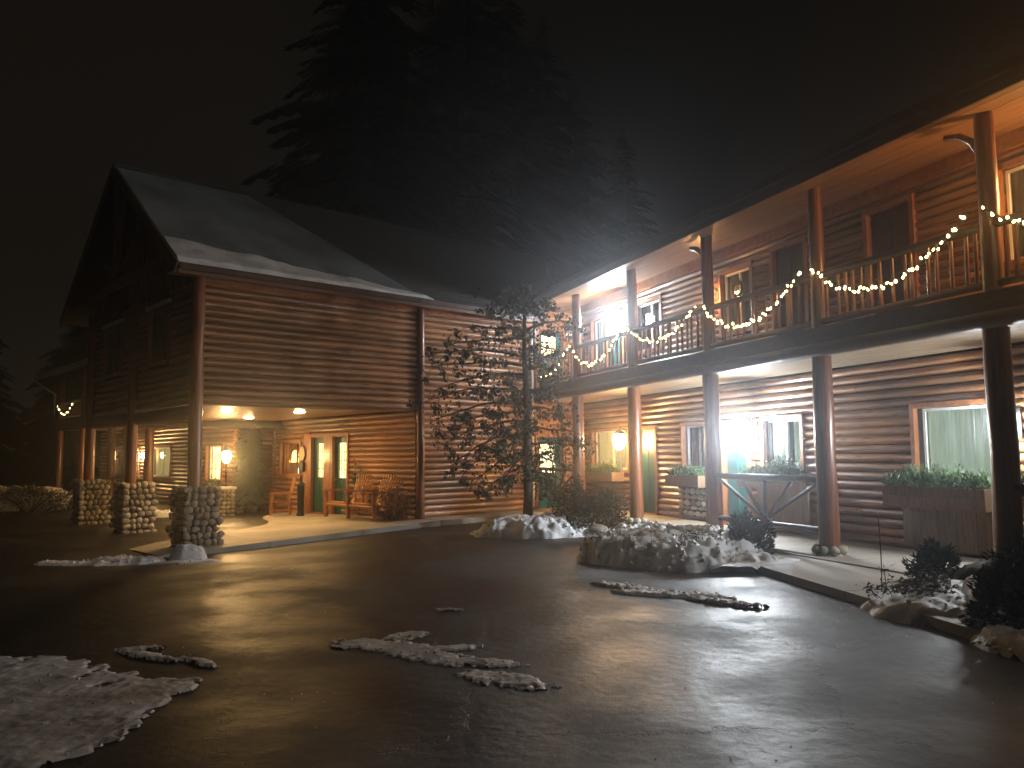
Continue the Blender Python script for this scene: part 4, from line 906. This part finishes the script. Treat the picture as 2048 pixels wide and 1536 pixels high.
shrub(tuple(toA(-.7, 8.6, -.3)), .55, 1.6, 3000, MSHRUB, 'dark bush between the evergreen and the corner of the entrance wall')
def rock(loc, sx, sy, sz, label):
    mb = MB(); mb.add([tuple(Vector((v[0]*sx, v[1]*sy, v[2]*sz))*(1+.22*noise.noise(Vector(v)*1.3+Vector(loc)))) for v in IV], IF); o = mb.build('boulder', MSTONE, None, loc, random.random(), True); tag(o, label, 'rock')
rock(tuple(toA(-.8, 8.0, -.12)), .18, .16, .15, 'pale rounded boulder at the back of the porch left of the small armchair')
rock((1.75, 16.75, 0), .24, .18, .12, 'small snowy boulder at the foot of the round shrub')
rock((.25+3.9, 10.55, .0), .01, .01, .01, 'x') if False else None
p = thing('stone_planter', toA(-2.1, 8.95, -.3), RA, 'low stone planter with a snowy cap beyond the porch', 'planter')
MB().box(-.33, .33, -.33, .33, 0, .72).build('core', MMORT, p)
for side in range(4):
    for rr in range(5):
        for q in range(4):
            t = -.25+q*.17; d = -.34; z = .08+rr*.14; l_ = [(t, d), (-d, t), (-t, -d), (d, -t)][side]; stone(p, (l_[0], l_[1], z), .085, .085, .068)
MB().box(-.38, .38, -.38, .38, .72, .8).build('cap', MSNOW, p)

# ---------------------------------------------------------------- SNOW
heap('snow_pile', [(.55, 17.3, 1.35, 1.0, .40, 0), (-.3, 17.75, .75, .45, .10, .5), (1.5, 17.0, .9, .45, .14, -.2)], MSNOW, 'clean rounded snow heap at the foot of the leafy tree', 'snow', .04, .22, 1.5, lumps=160, seed=1, fine=.3)
heap('snow_pile', [(2.0, 13.1, .95, 1.1, .46, .1), (2.75, 12.5, 1.2, 1.0, .40, -.2), (3.0, 13.9, 1.3, 1.4, .42, .2), (2.4, 14.6, .8, .9, .42, 0), (3.35, 12.15, .75, .55, .22, -.3)], MSNOWD, 'largest dirty snow bank with brown debris before the log posts', 'snow', .04, .26, 1.5, lumps=480, thin=1.4, seed=2, base=-.12, fine=.32, lump=.038)
heap('snow_streak', [(3.55, 11.75, .75, .28, .03, .45)], MSNOW, 'thin white snow streak on the walkway right of the dirty snow bank', 'snow', .04, .4, 3, seed=3, base=-.02)
heap('snow_pile', [(4.45, 8.55, .65, .75, .16, .2), (4.9, 7.7, .7, .8, .16, 0), (5.3, 8.8, .8, .8, .20, 0), (4.55, 7.0, .5, .6, .12, 0)], MSNOWD, 'grey snow covered planting bed at the lower right corner', 'snow', .045, .22, 1.5, lumps=110, seed=4, fine=.40, base=-.06)
heap('soil_mound', [(5.45, 9.35, .42, .42, .34, 0)], MBED, 'smooth brown mound in the right planting bed', 'mound', .04, .12, 1.5, seed=6, base=-.02)
heap('snow_streak', [(4.78, 8.35, .16, .62, .30, -.35)], MSNOW, 'bright white snow streak beside the brown mound', 'snow', .03, .28, 2.4, seed=7, base=-.02)
heap('snow_streak', [(5.25, 8.3, .12, .5, .28, -.5)], MSNOW, 'short snow streak between the two right hand shrubs', 'snow', .03, .3, 2.6, seed=8, base=-.02)
heap('snow_ridge', [(1.45, 10.25, .62, .10, .07, -.75), (1.9, 9.75, .8, .13, .07, -.35), (2.45, 9.15, .75, .10, .07, -.75), (1.3, 10.55, .35, .07, .05, -.4)], MSNOWD, 'ploughed ridge of slush on the asphalt before the large snow bank', 'snow', .022, .5, 3.0, lumps=120, thin=.8, seed=9, fine=.35, base=-.135)
heap('snow_patch', [(-1.15, 7.35, .62, .20, .026, -.35), (-1.0, 7.75, .26, .13, .026, .6), (-.7, 6.95, .5, .20, .026, -.5), (-.3, 6.75, .4, .13, .026, -.2), (-.1, 6.25, .42, .17, .026, -.6), (-.62, 7.25, .35, .09, .026, .1)], MSLUSH, 'ragged thin snow patch in the middle of the asphalt', 'snow', .018, .75, 3.4, lumps=40, thin=.5, seed=10, fine=.9)
heap('snow_patch', [(-3.9, 6.35, 1.15, .62, .030, -.5), (-3.2, 5.75, .8, .62, .030, .3), (-3.1, 5.0, .75, .45, .030, .2), (-4.3, 5.4, .8, .9, .030, .2), (-2.75, 6.1, .4, .3, .030, 0)], MSLUSH, 'broad thin snow patch at the lower left corner', 'snow', .022, .75, 1.9, lumps=60, thin=.5, seed=11, fine=.9)
heap('snow_patch', [(-3.15, 7.05, .35, .07, .04, -.5), (-2.65, 6.85, .25, .07, .04, -.6), (-3.35, 7.3, .2, .06, .04, .3)], MSLUSH, 'small broken snow flecks above the broad lower left patch', 'snow', .018, .6, 4, seed=12, fine=.9)
heap('snow_patch', [(-.72, 9.0, .16, .05, .03, 0)], MSLUSH, 'tiny snow fleck alone in the middle of the asphalt', 'snow', .015, .4, 6, seed=13)
heap('snow_patch', [(-6.9, 14.3, .75, .55, .10, .3), (-5.9, 14.75, .35, .35, .28, 0), (-5.7, 14.2, .6, .22, .05, .2), (-7.6, 14.0, .7, .3, .05, 0)], MSNOW, 'bluish snow patch with a lump in front of the stone pillars', 'snow', .035, .45, 2.4, lumps=60, seed=14)
heap('snow_bank', [(-19.8, 29.5, 4, 1.6, .8, .3), (-17.5, 28.5, 2.0, 1.0, .5, .3), (-24, 30, 4, 1.6, .9, .1)], MSLUSH, 'long snow bank at the far left below the distant wing', 'snow', .14, .4, .8, lumps=150, thin=2, seed=15)
heap('snow_patch', [(-10.4, 23.3+1.2, .9, .5, .2, 0)], MSNOW, 'small snow heap seen between the middle and nearest stone pillars', 'snow', .05, .4, 2, lumps=40, seed=16)
shrub((-16.2, 27.0, -.3), 1.5, .85, 3000, MSHRUB, 'low dark hedge by the snow bank at the far left')
# ice lumps scattered on the lot
mb = MB()
for _ in range(420):
    x = random.uniform(-4, 4); y = random.uniform(4.5, 13); r = random.uniform(.002, .006)
    if noise.noise(Vector((x*.6, y*.6, 5))) < .05: continue
    mb.add([tuple(Vector((x, y, ground_z(x, y)+r*.5))+Vector(w)*r) for w in IV0], IF0)
o = mb.build('ice_crumbs', MSNOW); tag(o, 'scattered crumbs of ice on the wet asphalt', 'ice', kind='stuff')

# ---------------------------------------------------------------- haze volume added for the glow around the lamps
hm = bpy.data.materials.new('lamp_glow_haze'); hm.use_nodes = True; t = hm.node_tree; t.nodes.clear()
o_ = t.nodes.new('ShaderNodeOutputMaterial'); pv = t.nodes.new('ShaderNodeVolumePrincipled'); pv.inputs['Density'].default_value = GLOW_HAZE; pv.inputs['Color'].default_value = (.9, .93, 1, 1); pv.inputs['Anisotropy'].default_value = .89
t.links.new(pv.outputs[0], o_.inputs['Volume'])
tag(MB().box(-60, 40, -20, 80, -1.6, 30).build('added_glow_haze', hm), kind='stuff')
